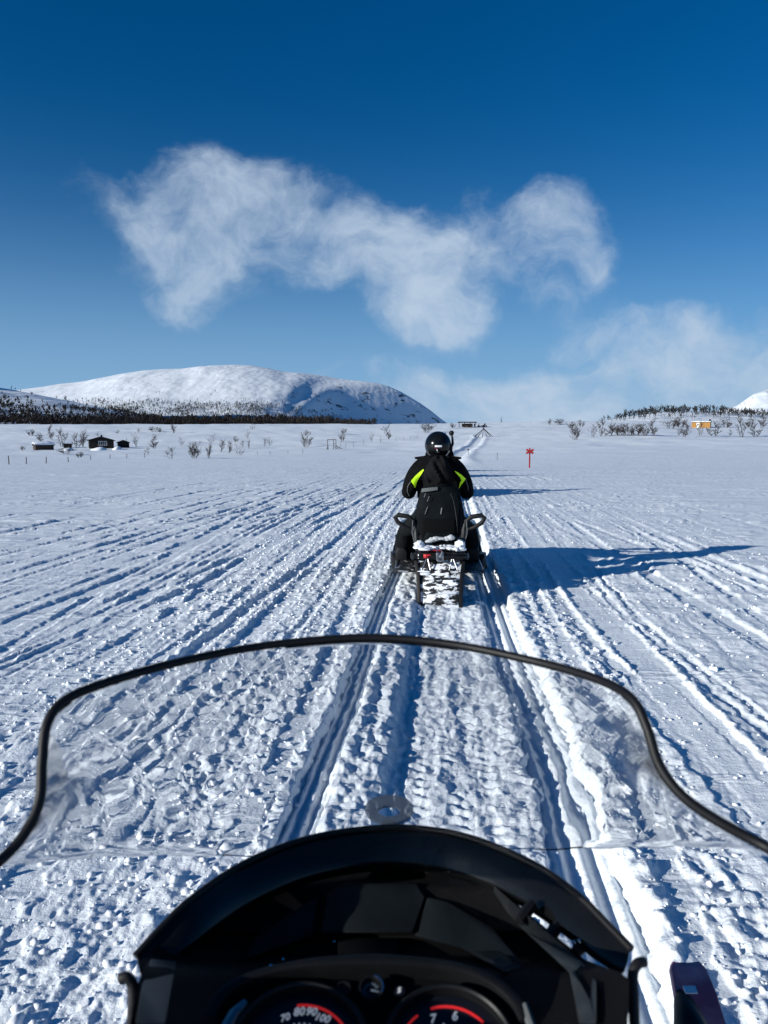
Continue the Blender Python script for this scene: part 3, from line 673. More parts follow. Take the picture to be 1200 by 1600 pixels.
PLANTS = [  # px, base row, height px, width factor, kind, group, label
 (48, 681, 11, 1.3, 'bush', 'c', 'low leafless bush far left, up the slope from the snow roofed shed'),
 (64, 692, 15, 1.1, 'tree', 'c', 'bare birch just behind the snow roofed shed'),
 (80, 687, 20, .9, 'tree', 'c', 'tall bare birch rising behind the right end of the snow roofed shed'),
 (98, 698, 26, .9, 'tree', 'c', 'tallest bare birch beside the tiny dark outhouse'),
 (120, 699, 20, 1.0, 'tree', 'c', 'bare birch between the outhouse and the dark cabin'),
 (129, 698, 25, .8, 'tree', 'c', 'bare birch right against the left wall of the dark cabin'),
 (36, 704, 7, 1.2, 'bush', 'c', 'tiny bush in the snow left of the snow roofed shed'),
 (103, 710, 9, 1.9, 'bush', 'c', 'spreading low twigs in the snow below the outhouse'),
 (125, 715, 10, 1.5, 'bush', 'c', 'low twigs in the snow before the dark cabin'),
 (213, 698, 20, .8, 'sapling', 'd', 'slim birch standing alone right of the cabin annex'),
 (240, 701, 18, 1.3, 'tree', 'd', 'spreading birch second to the right of the annex'),
 (230, 711, 10, 1.2, 'sapling', 'd', 'low twigs below the spreading birch right of the annex'),
 (183, 678, 7, 1.5, 'sapling', 'd', 'tiny twigs on the crest above the cabin annex'),
 (216, 676, 8, 1.2, 'sapling', 'd', 'small twigs on the crest above the slim lone birch'),
 (153, 681, 6, 1.2, 'sapling', 'd', 'faint twigs on the slope above the dark cabin roof'),
 (240, 675, 8, 1.4, 'bush', 'd', 'left of two small bushes side by side on the left crest'),
 (250, 676, 8, 1.0, 'bush', 'd', 'right of two small bushes side by side on the left crest'),
 (272, 677, 14, 1.0, 'tree', 'd', 'round headed birch alone on the left crest'),
 (283, 696, 12, .8, 'sapling', 'd', 'slim sapling on the slope below the round headed birch'),
 (267, 717, 15, 1.5, 'sapling', 'e', 'fan of bare stems left of the dense dark bush'),
 (302, 716, 28, .95, 'bush', 'e', 'dense dark bush, largest on the left field'),
 (326, 716, 22, .8, 'tree', 'e', 'bare birch just right of the dense dark bush'),
 (331, 692, 12, 1.1, 'sapling', 'e', 'small birch up the slope above the dense dark bush'),
 (345, 706, 18, 1.0, 'tree', 'e', 'left one of two birches right of the dense dark bush'),
 (358, 708, 17, 1.0, 'tree', 'e', 'right one of two birches right of the dense dark bush'),
 (368, 691, 8, 1.0, 'bush', 'e', 'small round bush up the slope above the two birches'),
 (374, 712, 15, .9, 'sapling', 'e', 'pale sapling at the foot of the left field, nearest the track'),
 (380, 700, 10, 1.0, 'sapling', 'e', 'twiggy sapling halfway up the slope beside a taller one'),
 (387, 685, 13, .7, 'sapling', 'e', 'upper one of two slim saplings in line up the slope'),
 (389, 701, 15, .7, 'sapling', 'e', 'lower one of two slim saplings in line up the slope'),
 (395, 672, 10, .8, 'sapling', 'e', 'slim sapling on the crest against the dark wood'),
 (413, 698, 11, .9, 'sapling', 'e', 'left stem of a forked pair of saplings mid slope'),
 (421, 697, 13, .8, 'sapling', 'e', 'right stem of a forked pair of saplings mid slope'),
 (478, 699, 22, .75, 'bush', 'f', 'upright dark bush left of the wooden frame'),
 (537, 679, 9, 1.0, 'bush', 'f', 'faint grey bush on the slope above the wooden frame'),
 (535, 691, 12, .7, 'bush', 'f', 'small grey bush just behind the wooden frame'),
 (581, 690, 14, .6, 'sapling', 'f', 'slim dark sapling between the wooden frame and the rider'),
 (595, 692, 9, .5, 'sapling', 'f', 'short dark sapling right of the slim dark one'),
 (608, 687, 19, .9, 'tree', 'f', 'pale birch on the slope left of the rider'),
 (666, 676, 14, 1.3, 'bush', 'f', 'round bush behind the helmet on the crest'),
 (708, 669, 9, 1.1, 'bush', 'f', 'grey bush left of the open shelter'),
 (783, 661, 9, .6, 'sapling', 'g', 'tiny lone sapling on the skyline right of the shelter'),
 (859, 664, 9, .7, 'bush', 'g', 'small dark bush alone on the right skyline'),
 (875, 664, 9, 1.4, 'bush', 'g', 'wider of two bushes on the right skyline'),
 (892, 669, 11, 1.3, 'bush', 'g', 'bush at the left end of the right hand thicket, on the crest'),
 (908, 667, 9, 1.2, 'bush', 'g', 'small bush on the crest behind the thicket'),
 (898, 687, 22, .9, 'bush', 'g', 'dark bush standing lowest at the left end of the thicket'),
 (925, 683, 16, 1.2, 'sapling', 'g', 'sparse stems right of the lowest dark bush'),
 (940, 682, 25, 1.1, 'tree', 'g', 'tall spreading birch in the left half of the thicket'),
 (955, 681, 19, 1.1, 'tree', 'g', 'birch right of the tall spreading one in the thicket'),
 (968, 681, 16, 1.3, 'bush', 'g', 'low bush in the middle of the thicket'),
 (980, 681, 18, 1.5, 'bush', 'g', 'dense dark bush in the middle of the thicket'),
 (993, 681, 20, 1.4, 'bush', 'g', 'widest dense bush in the thicket'),
 (1006, 681, 16, 1.2, 'bush', 'g', 'bush right of the widest one in the thicket'),
 (1021, 681, 22, 1.1, 'tree', 'g', 'birch at the right end of the thicket'),
 (1048, 670, 13, 1.6, 'bush', 'h', 'wide dark bush up the slope left of the ochre hut'),
 (1063, 668, 18, 1.3, 'bush', 'h', 'dark bush close to the left wall of the ochre hut'),
 (1060, 681, 13, .9, 'sapling', 'h', 'slim sapling below the ochre hut on the left'),
 (1070, 683, 21, 1.3, 'tree', 'h', 'spreading birch below the left end of the ochre hut'),
 (1093, 681, 21, .8, 'tree', 'h', 'bare birch in front of the ochre wall'),
 (1117, 682, 21, 1.3, 'tree', 'h', 'dark birch right of the ochre hut'),
 (1135, 668, 11, 1.9, 'bush', 'h', 'long low bush up the slope right of the ochre hut'),
 (1140, 682, 11, 1.0, 'sapling', 'h', 'small sapling in the open snow right of the dark birch'),
 (1160, 683, 29, .9, 'tree', 'h', 'tallest birch near the right edge'),
 (1179, 683, 19, 1.3, 'tree', 'h', 'leaning birch right of the tallest one'),
 (1172, 668, 12, 1.3, 'bush', 'h', 'bush up the slope behind the tallest birch'),
 (1192, 669, 21, 1.1, 'tree', 'h', 'birch at the very right edge of the view'),
]
GN = {'c': 'birches round the dark cabins', 'd': 'birches right of the cabins', 'e': 'bushes on the left field', 'f': 'bushes near the middle crest', 'g': 'thicket on the right', 'h': 'birches round the ochre hut'}
for i, (px, py, hp, wf, kd, gr, lab) in enumerate(PLANTS):
    p = place(px, py); nm, ct = NAMES[kd]
    o = bpy.data.objects.new(nm, TW[kd][i % 4]); col.objects.link(o)
    s = hp / F * p.y * 1.12; o.location = p; o.scale = (s * wf, s * wf, s); o.rotation_euler = (0, 0, i * 2.399)
    tag(o, lab, ct, GN[gr])

# ------------------------------------------------------------------ buildings
def gable_house(root, w, d, hw, hr, wallm, roofm, ov=.35, snow=0.0, along='y', planks=0):
    """local frame: front wall at y=0 facing -y"""
    m = MB(); m.box((0, d / 2, hw / 2 - .4), (w, d, hw + .8))
    if along == 'y': m.add([(-w / 2, 0, hw), (w / 2, 0, hw), (0, 0, hw + hr), (-w / 2, d, hw), (w / 2, d, hw), (0, d, hw + hr)], [(0, 1, 2), (5, 4, 3), (0, 2, 5, 3), (1, 4, 5, 2)])
    else: m.add([(-w / 2, 0, hw), (-w / 2, d, hw), (-w / 2, d / 2, hw + hr), (w / 2, 0, hw), (w / 2, d, hw), (w / 2, d / 2, hw + hr)], [(0, 1, 2), (5, 4, 3), (0, 2, 5, 3), (1, 4, 5, 2)])
    m.build('wall', wallm, root, smooth=False)
    r = MB(); t = .22
    if along == 'y':
        sl = hr / (w / 2); X = w / 2 + ov
        for s in (-1, 1):
            r.hexa([(0, -ov, hw + hr + .02), (s * X, -ov, hw - ov * sl + .02), (s * X, d + ov, hw - ov * sl + .02), (0, d + ov, hw + hr + .02), (0, -ov, hw + hr + t), (s * X, -ov, hw - ov * sl + t), (s * X, d + ov, hw - ov * sl + t), (0, d + ov, hw + hr + t)])
    else:
        sl = hr / (d / 2); X = w / 2 + ov
        for y0, z0 in ((-ov, hw - ov * sl), (d + ov, hw - ov * sl)):
            r.hexa([(-X, y0, z0 + .02), (X, y0, z0 + .02), (X, d / 2, hw + hr + .02), (-X, d / 2, hw + hr + .02), (-X, y0, z0 + t), (X, y0, z0 + t), (X, d / 2, hw + hr + t), (-X, d / 2, hw + hr + t)])
    ro = r.build('roof', roofm, root, smooth=False)
    if snow:
        q = MB(); n = 12; rings = []
        for k in range(n + 1):
            a = -X + 2 * X * k / n; hh = snow * (.55 + .45 * math.sin(math.pi * k / n)) * random.uniform(.85, 1.1)
            if along == 'y':
                zb = hw + hr - abs(a) * sl + t + .01
                rings.append([(a, -ov - .05, zb), (a, d + ov, zb), (a, d + ov - .1, zb + hh), (a, -ov + .05, zb + hh)])
            else:
                zb = hw - ov * sl + t + .01; zt = hw + hr + t + .01
                rings.append([(a, -ov - .06, zb), (a, d / 2, zt), (a, d + ov, zb), (a, d + ov - .1, zb + hh), (a, d / 2, zt + hh), (a, -ov, zb + hh)])
        q.loft(rings); q.build('roof_snow', M['roof_snow'], ro)
    return ro
def window(root, x, z, w, h, cols, rows, y=-.02):
    f = MB(); b = .09
    for sx in (-1, 1): f.box((x + sx * (w / 2 - b / 2), y - .03, z), (b, .1, h))
    for sz in (-1, 1): f.box((x, y - .03, z + sz * (h / 2 - b / 2)), (w - 2 * b - .004, .1, b))
    for k in range(1, cols): f.box((x - w / 2 + w * k / cols, y - .025, z), (b * .8, .08, h - 2 * b - .004))
    wn_ = f.build('window', M['white_paint'], root, smooth=False)
    for k in range(cols):
        pw = w / cols
        MB().box((x - w / 2 + pw * (k + .5), y + .0, z), (pw - .09, .03, h - 2 * b)).build('pane', M['pane'], wn_, smooth=False)
    return wn_
def planks(root, w, hw, m, n, y=0.0):
    for k in range(n): MB().box((-w / 2 + w * (k + .5) / n, y - .018, hw / 2 - .2), (w / n - .03, .03, hw + .3)).build('plank', m, root, smooth=False)
def yaw_to(p): return -math.atan2(p.x, p.y)
p = place(159, 701); k = p.y / F
r_ = empty('log_cabin', p, 'largest dark cabin with white framed window and low gable', 'cabin', rz=yaw_to(p) + .05)
w = 36 * k; hw = 12.5 * k
gable_house(r_, w, w * .9, hw, 5.2 * k, M['dark_wood'], M['dark_wood'], ov=2.2 * k)
window(r_, 0.3, hw * .66, 12.5 * k, 6.6 * k, 4, 1)
MB().box((.2, w * .45, hw + 6.4 * k), (.5, .5, 5 * k)).build('chimney', M['brown_wood'], r_, smooth=False)
planks(r_, w, hw, M['dark_wood'], 12)
p = place(188, 700); k = p.y / F
r_ = empty('cabin_annex', p + Vector((0, 3, 0)), 'smaller dark gabled outbuilding right of the largest cabin', 'cabin', rz=yaw_to(p) + .05)
gable_house(r_, 17 * k, 17 * k, 8 * k, 3.2 * k, M['dark_wood'], M['dark_wood'], ov=1.5 * k)
MB().tube([(5 * k, 6 * k, 9 * k), (5 * k, 6 * k, 14.5 * k)], .09).build('stove_pipe', M['metal'], r_)
p = place(70, 703); k = p.y / F
r_ = empty('wood_shed', p, 'low dark shed with thick snow on its long roof', 'shed', rz=yaw_to(p) + .25)
gable_house(r_, 27 * k, 14 * k, 7.0 * k, 2.6 * k, M['brown_wood'], M['dark_wood'], ov=1.6 * k, snow=2.6 * k, along='x')
planks(r_, 27 * k, 7 * k, M['brown_wood'], 10)
p = place(106, 700); k = p.y / F
r_ = empty('outhouse', p, 'tiny dark flat roofed outhouse beside the tallest birch', 'shed', rz=yaw_to(p))
m_ = MB(); m_.box((0, 5 * k, 2.5 * k), (12 * k, 10 * k, 6 * k)); m_.build('wall', M['dark_wood'], r_, smooth=False)
MB().box((0, 5 * k, 6.0 * k), (15 * k, 13 * k, 1.0 * k), rot=Matrix.Rotation(.06, 3, 'X')).build('roof', M['dark_wood'], r_, smooth=False)
MB().box((1.5 * k, -.05, 3 * k), (4 * k, .08, 4.4 * k)).build('door', M['brown_wood'], r_, smooth=False)
p = place(1095, 668.5); k = p.y / F
r_ = empty('ochre_hut', p, 'ochre yellow wooden hut with white door among the birches', 'hut', rz=yaw_to(p) - .1)
w = 27 * k; hw = 8.6 * k
gable_house(r_, w, 13 * k, hw, 1.4 * k, M['ochre_wood'], M['dark_wood'], ov=.8 * k, snow=.9 * k, along='x')
planks(r_, w, hw, M['ochre_wood'], 16)
dr = MB().box((-4.3 * k, -.08, 3.9 * k), (4.2 * k, .08, 7.8 * k)).build('door', M['white_paint'], r_, smooth=False)
MB().box((-4.3 * k, -.14, 5.2 * k), (1.8 * k, .04, 3.0 * k)).build('pane', M['pane'], dr, smooth=False)
MB().box((12.5 * k, 4 * k, hw + 2.6 * k), (2.6 * k, 2.6 * k, 4 * k)).build('chimney', M['dark_wood'], r_, smooth=False)
# snow drifts against the cabins
def drift(px, py, wpx, hpx, lab, dy=-1.5):
    p = place(px, py); k = p.y / F; m = MB()
    m.ell((0, 0, -.3), (wpx / 2 * k, 2.2, hpx * k + .3), 20, 12, f=lambda q: Vector((q.x, q.y, q.z * (1 + .2 * math.sin(q.x * 1.1)))))
    o = m.build('snow_drift', M['lump_snow']); o.location = p + Vector((0, dy, 0)); o.rotation_euler[2] = .1
    return tag(o, lab, 'snow drift')
drift(157, 703, 26, 4.2, 'rounded snow drift against the front of the largest dark cabin')
drift(185, 702, 14, 4.2, 'shaded snow drift before the smaller dark outbuilding', -1)
drift(107, 704, 22, 4, 'low snow drift in front of the tiny outhouse', -1)
# open shelter on the crest
p = place(730, 668.5); k = p.y / F
r_ = empty('shelter', p, 'open sided wooden shelter with flat roof on the crest', 'shelter', rz=yaw_to(p))
for sx in (-12.5, -4.2, 4.2, 12.5):
    for yy_ in (0, 5): MB().box((sx * k, yy_ * k, 3.6 * k), (.32, .32, 8.4 * k)).build('post', M['dark_wood'], r_, smooth=False)
MB().box((0, 2.5 * k, 8.6 * k), (29 * k, 9 * k, 1.6 * k)).build('roof', M['dark_wood'], r_, smooth=False)
MB().box((0, 4.9 * k, 4.0 * k), (17 * k, .12, 5.0 * k)).build('back_wall', M['brown_wood'], r_, smooth=False)
MB().box((1.5 * k, 1.6 * k, 1.5 * k), (10 * k, 1.2, .25)).build('bench', M['brown_wood'], r_, smooth=False)
# cone of bare poles
p = place(755.5, 682.5); k = p.y / F
r_ = empty('tent_poles', p, 'bare dark poles standing in a cone beside the climbing trail', 'tent frame')
for i in range(13):
    a = 2 * math.pi * i / 13 + .1; rr = 16 * k
    m_ = MB().tube([(rr * math.cos(a), rr * math.sin(a), -.3), (-1.2 * k * math.cos(a), -1.2 * k * math.sin(a), 13.5 * k * random.uniform(.97, 1.06))], [.10, .07], n=6); m_.build('pole', M['dark_wood'], r_)
# wooden frame on the left field
p = place(519, 702.5); k = p.y / F
r_ = empty('wooden_frame', p, 'grey wooden goal shaped frame with propped poles on the left field', 'frame', rz=yaw_to(p))
for sx in (-7.0, 2.0, 6.0): MB().box((sx * k, 0, 7.2 * k), (.16, .16, 16.6 * k)).build('upright', M['grey_wood'], r_, smooth=False)
MB().box((-.5 * k, 0, 15.4 * k), (14 * k, .17, .17)).build('crossbar', M['grey_wood'], r_, smooth=False)
MB().box((4.0 * k, -.1, 9.0 * k), (4.6 * k, .1, .14)).build('rail', M['grey_wood'], r_, smooth=False)
MB().box((4.0 * k, -.1, 5.6 * k), (4.6 * k, .1, .14)).build('rail', M['grey_wood'], r_, smooth=False)
for a, b in (((-9, -2, 0), (-6, 0, 7)), ((-5, -2, 0), (-7.2, 0, 7)), ((14, -2, 2.2), (6, 0, 6.5)), ((16, 1, 1.2), (5, 0, 5.0)), ((12, -3, .5), (3, 0, 3.4))):
    MB().tube([Vector(a) * k - Vector((0, 0, .1)), Vector(b) * k], .07, n=6).build('prop', M['grey_wood'], r_)
# posts of the old fence
POSTS = [(14, 726, 14), (41, 725, 11), (72, 724, 10), (107, 722, 8), (142, 719, 7.5), (172, 717, 7), (198, 716, 6.5), (226, 715, 7), (402, 710, 5), (422, 710, 5), (450, 709, 5), (473, 708, 6), (568, 695, 9), (552, 699, 8), (540, 700, 9), (532, 698, 8), (619, 690, 6), (631, 688, 6), (641, 687, 6), (652, 686, 7)]
pm = MB().tube([(0, 0, -.3), (0.01, 0, .5), (0, .01, 1.0)], [.045, .042, .038], n=6).build('tmp', M['grey_wood']); pmesh = pm.data; bpy.data.objects.remove(pm)
for i, (px, py, hp) in enumerate(POSTS):
    p = place(px, py); o = bpy.data.objects.new('fence_post', pmesh); col.objects.link(o); h_ = hp / F * p.y
    o.location = p; o.scale = (1.1, 1.1, h_); o.rotation_euler = (random.gauss(0, .05), random.gauss(0, .05), i)
    left = px < 240
    ordn = ['leftmost', 'second', 'third', 'fourth', 'fifth', 'sixth', 'seventh', 'eighth', 'ninth', 'tenth', 'eleventh', 'twelfth']
    row_ = sorted(q[0] for q in POSTS if (q[0] < 240) == left); w_ = ordn[row_.index(px)]
    lab = w_ + ' thin grey fence post' + ('' if w_ == 'leftmost' else ' from the left') + (' in the row below the dark cabins' if left else ' on the field slope left of the rider')
    tag(o, lab, 'post', 'posts below the cabins' if left else 'posts on the field slope')
# small sign and stake near the trail
p = place(731.5, 711.5); k = p.y / F
r_ = empty('sign_post', p, 'small dark trail sign on a thin post beside the climbing trail', 'sign', rz=yaw_to(p))
MB().tube([(0, 0, -.3), (0, 0, 9 * k)], .05, n=6).build('post', M['grey_wood'], r_)
MB().box((0, -.06, 9.2 * k), (2.8 * k, .05, 2.2 * k)).build('sign_board', M['dark_wood'], r_, smooth=False)
p = place(776.5, 719); k = p.y / F
o = MB().tube([(0, 0, -.3), (.02, 0, 12 * k)], .03, n=6).build('snow_stake', M['grey_wood']); o.location = p
tag(o, 'thin pale stake in the open snow between the small sign and red marker', 'stake')
# red cross marker
p = place(827.3, 731); k = p.y / F
r_ = empty('trail_marker', p, 'red trail marker post with a crossed board top, right of the track', 'trail marker', rz=yaw_to(p) + .12)
MB().box((0, 0, 15 * k), (2.1 * k, 1.8 * k, 32 * k), top=.97).build('post', M['red_wood'], r_, smooth=False, bevel=.004)
for s, yo in ((1, -1.35), (-1, -2.3)):
    MB().box((0, yo * k, 25.5 * k), (12.8 * k, .8 * k, 3.1 * k), rot=Matrix.Rotation(s * R(28), 3, 'Y')).build('cross_board', M['red_wood'], r_, smooth=False, bevel=.004)

# ------------------------------------------------------------------ riders
def skin_mesh(verts, edges, radii, root, sub=2):
    me = bpy.data.meshes.new('tmp'); me.from_pydata(verts, edges, []); o = bpy.data.objects.new('tmp', me); col.objects.link(o)
    sk = o.modifiers.new('skin', 'SKIN'); sk.use_smooth_shade = True
    for i, r in enumerate(radii):
        me.skin_vertices[0].data[i].radius = r if isinstance(r, tuple) else (r, r); me.skin_vertices[0].data[i].use_root = (i == root)
    su = o.modifiers.new('sub', 'SUBSURF'); su.levels = sub; su.render_levels = sub
    dg = bpy.context.evaluated_depsgraph_get(); ev = o.evaluated_get(dg)
    out = bpy.data.meshes.new_from_object(ev); bpy.data.objects.remove(o); return out
def bvh_of(me):
    return BVHTree.FromPolygons([v.co.copy() for v in me.vertices], [tuple(p.vertices) for p in me.polygons])
def patch(bvh, pairs, lift, thick, d=Vector((0, 1, 0)), nx=4, sub=5):
    """a strip of cloth laid on a body: pairs are (x, z) edge points, cast along d"""
    fr, bk = [], []
    rows = []
    for a in range(len(pairs) - 1):
        for t in range(sub if a < len(pairs) - 2 else sub + 1):
            u = t / sub; rows.append([tuple(pairs[a][e][c] * (1 - u) + pairs[a + 1][e][c] * u for c in (0, 1)) for e in (0, 1)])
    rings = []
    for r0, r1 in rows:
        top, bot = [], []
        for i in range(nx + 1):
            u = i / nx; x, z = r0[0] * (1 - u) + r1[0] * u, r0[1] * (1 - u) + r1[1] * u
            h = bvh.ray_cast(Vector((x, -3, z)), d); q = h[0] if h[0] is not None else Vector((x, 1.0, z))
            top.append(q - d * (lift + thick)); bot.append(q - d * (lift * .2))
        rings.append(top + bot[::-1])
    return MB().loft(rings)
def bag(c, r, fn, nu=28, nv=18): return MB().ell(c, r, nu, nv, fn)
def make_rider(label, group):
    root = empty('person', (0, 0, 0), label, 'person', group)
    V_ = [(0, .95, .74), (0, .97, .92), (0, 1.03, 1.10), (0, 1.08, 1.22), (0, 1.12, 1.31)]          # pelvis..neck
    E_ = [(0, 1), (1, 2), (2, 3), (3, 4)]; Rr = [(.185, .15), (.17, .145), (.185, .15), (.15, .11), (.08, .08)]
    for s in (-1, 1):
        b = len(V_)
        V_ += [(s * .185, 1.07, 1.21), (s * .265, 1.08, 1.10), (s * .30, 1.15, .95), (s * .31, 1.33, .93), (s * .315, 1.50, .955)]
        Rr += [.105, .09, .085, .072, .055]; E_ += [(3, b), (b, b + 1), (b + 1, b + 2), (b + 2, b + 3), (b + 3, b + 4)]
        b = len(V_)
        V_ += [(s * .14, 1.00, .66), (s * .24, 1.18, .60), (s * .335, 1.36, .52), (s * .36, 1.39, .40), (s * .375, 1.42, .28)]
        Rr += [.13, .11, .10, .095, .085]; E_ += [(0, b), (b, b + 1), (b + 1, b + 2), (b + 2, b + 3), (b + 3, b + 4)]
    me = skin_mesh(V_, E_, Rr, 0); me.name = 'body'
    me.materials.clear(); me.materials.append(M['jacket']); me.materials.append(M['trousers'])
    for pl in me.polygons:
        pl.material_index = 1 if pl.center.z < .80 and not (abs(pl.center.x) > .2 and pl.center.z > .78) else 0
    body = link('body', me, root); bv = bvh_of(me)
    # boots and gloves
    for s in (-1, 1):
        MB().loft([[(s * .385 + a * .062, y_ + b * 0, z_ + b * h_) for a, b in ((-1, 0), (1, 0), (1, .7), (.5, 1), (-.5, 1), (-1, .7))] for y_, z_, h_ in ((1.32, .20, .13), (1.40, .20, .19), (1.50, .20, .14), (1.60, .20, .10), (1.66, .205, .05))]).build('boot', M['rubber'], root, bevel=.01)
        hand = [(0, 0, 0), (0, .05, .012)]; he = [(0, 1)]; hr_ = [(.04, .028), (.045, .028)]
        for fi in range(4):
            bx = -.03 + .02 * fi; b = len(hand)
            ln = (.9, 1, 1, .85)[fi]
            hand += [(bx, .085, .018), (bx, .115 * ln + .005, .0), (bx, .105 * ln, -.03)]; he += [(1, b), (b, b + 1), (b + 1, b + 2)]; hr_ += [.0135, .012, .011]
        b = len(hand); hand += [(-s * .05, .03, -.01), (-s * .055, .07, -.03)]; he += [(0, b), (b, b + 1)]; hr_ += [.015, .013]
        gm = skin_mesh(hand, he, hr_, 0, 1); gm.name = 'glove'; gm.materials.clear(); gm.materials.append(M['rubber'])
        go = link('glove', gm, root); go.location = (s * .315, 1.50, .965)
    # helmet
    def hf(q):
        q = q.copy()
        if q.z < -.05: k_ = (q.z + .05); q.x *= 1 + .9 * k_; q.y = q.y * (1 + .5 * k_)
        if q.y > .05 and q.z < -.02: q.y += .035
        return q
    hm = MB().ell((0, 1.165, 1.435), (.137, .158, .145), 40, 26, hf).build('helmet', M['gloss_black'], root)
    hb = bvh_of(hm.data)
    MB().box((0, 1.31, 1.43), (.20, .05, .10)).build('visor', M['pane'], hm, bevel=.02)
    patch(hb, [((-.034, 1.436), (-.034, 1.418)), ((.038, 1.436), (.038, 1.418))], .001, .002, nx=3).build('sticker', M['white_print'], hm)
    patch(hb, [((-.040, 1.412), (-.040, 1.408)), ((-.006, 1.408), (-.006, 1.404))], .001, .002, nx=2).build('sticker', M['red_plastic'], hm)
    patch(hb, [((-.016, 1.398), (-.011, 1.398)), ((-.014, 1.378), (-.004, 1.376))], .001, .002, nx=2).build('sticker', M['white_print'], hm)
    patch(hb, [((-.012, 1.366), (-.012, 1.361)), ((.010, 1.367), (.010, 1.362))], .001, .002, nx=2).build('sticker', M['silver_piping'], hm)
    cm_ = MB(); cm_.tube([(.128, 1.13, 1.40), (.150, 1.13, 1.45), (.148, 1.14, 1.50), (.140, 1.15, 1.545)], [.014, .014, .011, .010]); cm_.box((.138, 1.14, 1.405), (.022, .05, .06))
    cm_.ell((.137, 1.155, 1.560), (.027, .030, .027), 14, 10); cm_.build('helmet_camera', M['rubber'], hm, bevel=0)
    # collar, hood
    cl = []
    for i in range(21):
        a = math.pi * (1.0 + i / 20) ; w_ = 1 + .05 * math.sin(i * 1.9)
        cl.append((.165 * w_ * math.cos(a), 1.14 + .135 * math.sin(a) * w_, 1.295 + .012 * math.sin(i * 2.3)))
    MB().tube(cl, [.012 + .022 * math.sin(math.pi * i / 20) ** .5 for i in range(21)], n=10).build('collar', M['jacket'], root)
    for s in (-1, 1):
        MB().loft([[(s * (.10 + .0 * k_), 1.03, 1.27), (s * .14, 1.05, 1.32), (s * .12, 1.16, 1.33), (s * .10, 1.15, 1.28)] if k_ == 0 else [(s * .235, 1.06, 1.295), (s * .245, 1.07, 1.31), (s * .24, 1.11, 1.315), (s * .23, 1.11, 1.295)] for k_ in (0, 1)]).build('collar_tip', M['jacket'], root, bevel=.006)
    def hood(q):
        a = q.z / .17
        q = q.copy(); wdt = 1.0 if a > -.2 else 1 - .45 * (-a - .2)
        q.x *= wdt; fold = .014 * math.sin(q.x * 55 + 2.0 * math.sin(a * 3)) + .01 * math.sin(q.x * 95 + a * 8)
        if q.y < 0: q.y += fold
        q.z += .02 * math.cos(q.x * 20)
        return q
    MB().ell((0.005, .97, 1.155), (.15, .10, .165), 44, 26, hood).build('hood', M['hood_cloth'], root)
    # bright panels and piping on the back
    def cvt(zx, zy):                   # from the enlarged photo to the rider's own frame
        px, py = 610 + zx * .11667, 660 + zy * .11667
        return ((px - 683.0) / F * 7.85, EYE - (py - HROW) / F * 7.85)
    lp = [((430, 586), (437, 600)), ((385, 622), (405, 655)), ((320, 682), (370, 712)), ((266, 748), (342, 768)), ((298, 802), (338, 792)), ((317, 842), (326, 838))]
    rp = [((846, 608), (853, 622)), ((890, 630), (880, 655)), ((945, 668), (918, 695)), ((995, 715), (938, 738)), ((955, 775), (920, 768)), ((925, 822), (912, 818)), ((915, 850), (908, 850))]
    for pr in (lp, rp):
        patch(bv, [(cvt(*a), cvt(*b)) for a, b in pr], .004, .004).build('bright_panel', M['hi_vis'], root)
    for pts in ([(265, 755), (235, 800), (217, 840), (215, 900), (240, 960)], [(995, 718), (1010, 770), (1030, 830), (1033, 880)]):
        q_ = []
        for a in pts:
            x, z = cvt(*a); h = bv.ray_cast(Vector((x, -3, z)), Vector((0, 1, 0))); q_.append((h[0] if h[0] is not None else Vector((x, 1.05, z))) - Vector((0, .004, 0)))
        MB().tube(q_, .004, n=6).build('piping', M['silver_piping'], root)
    return root

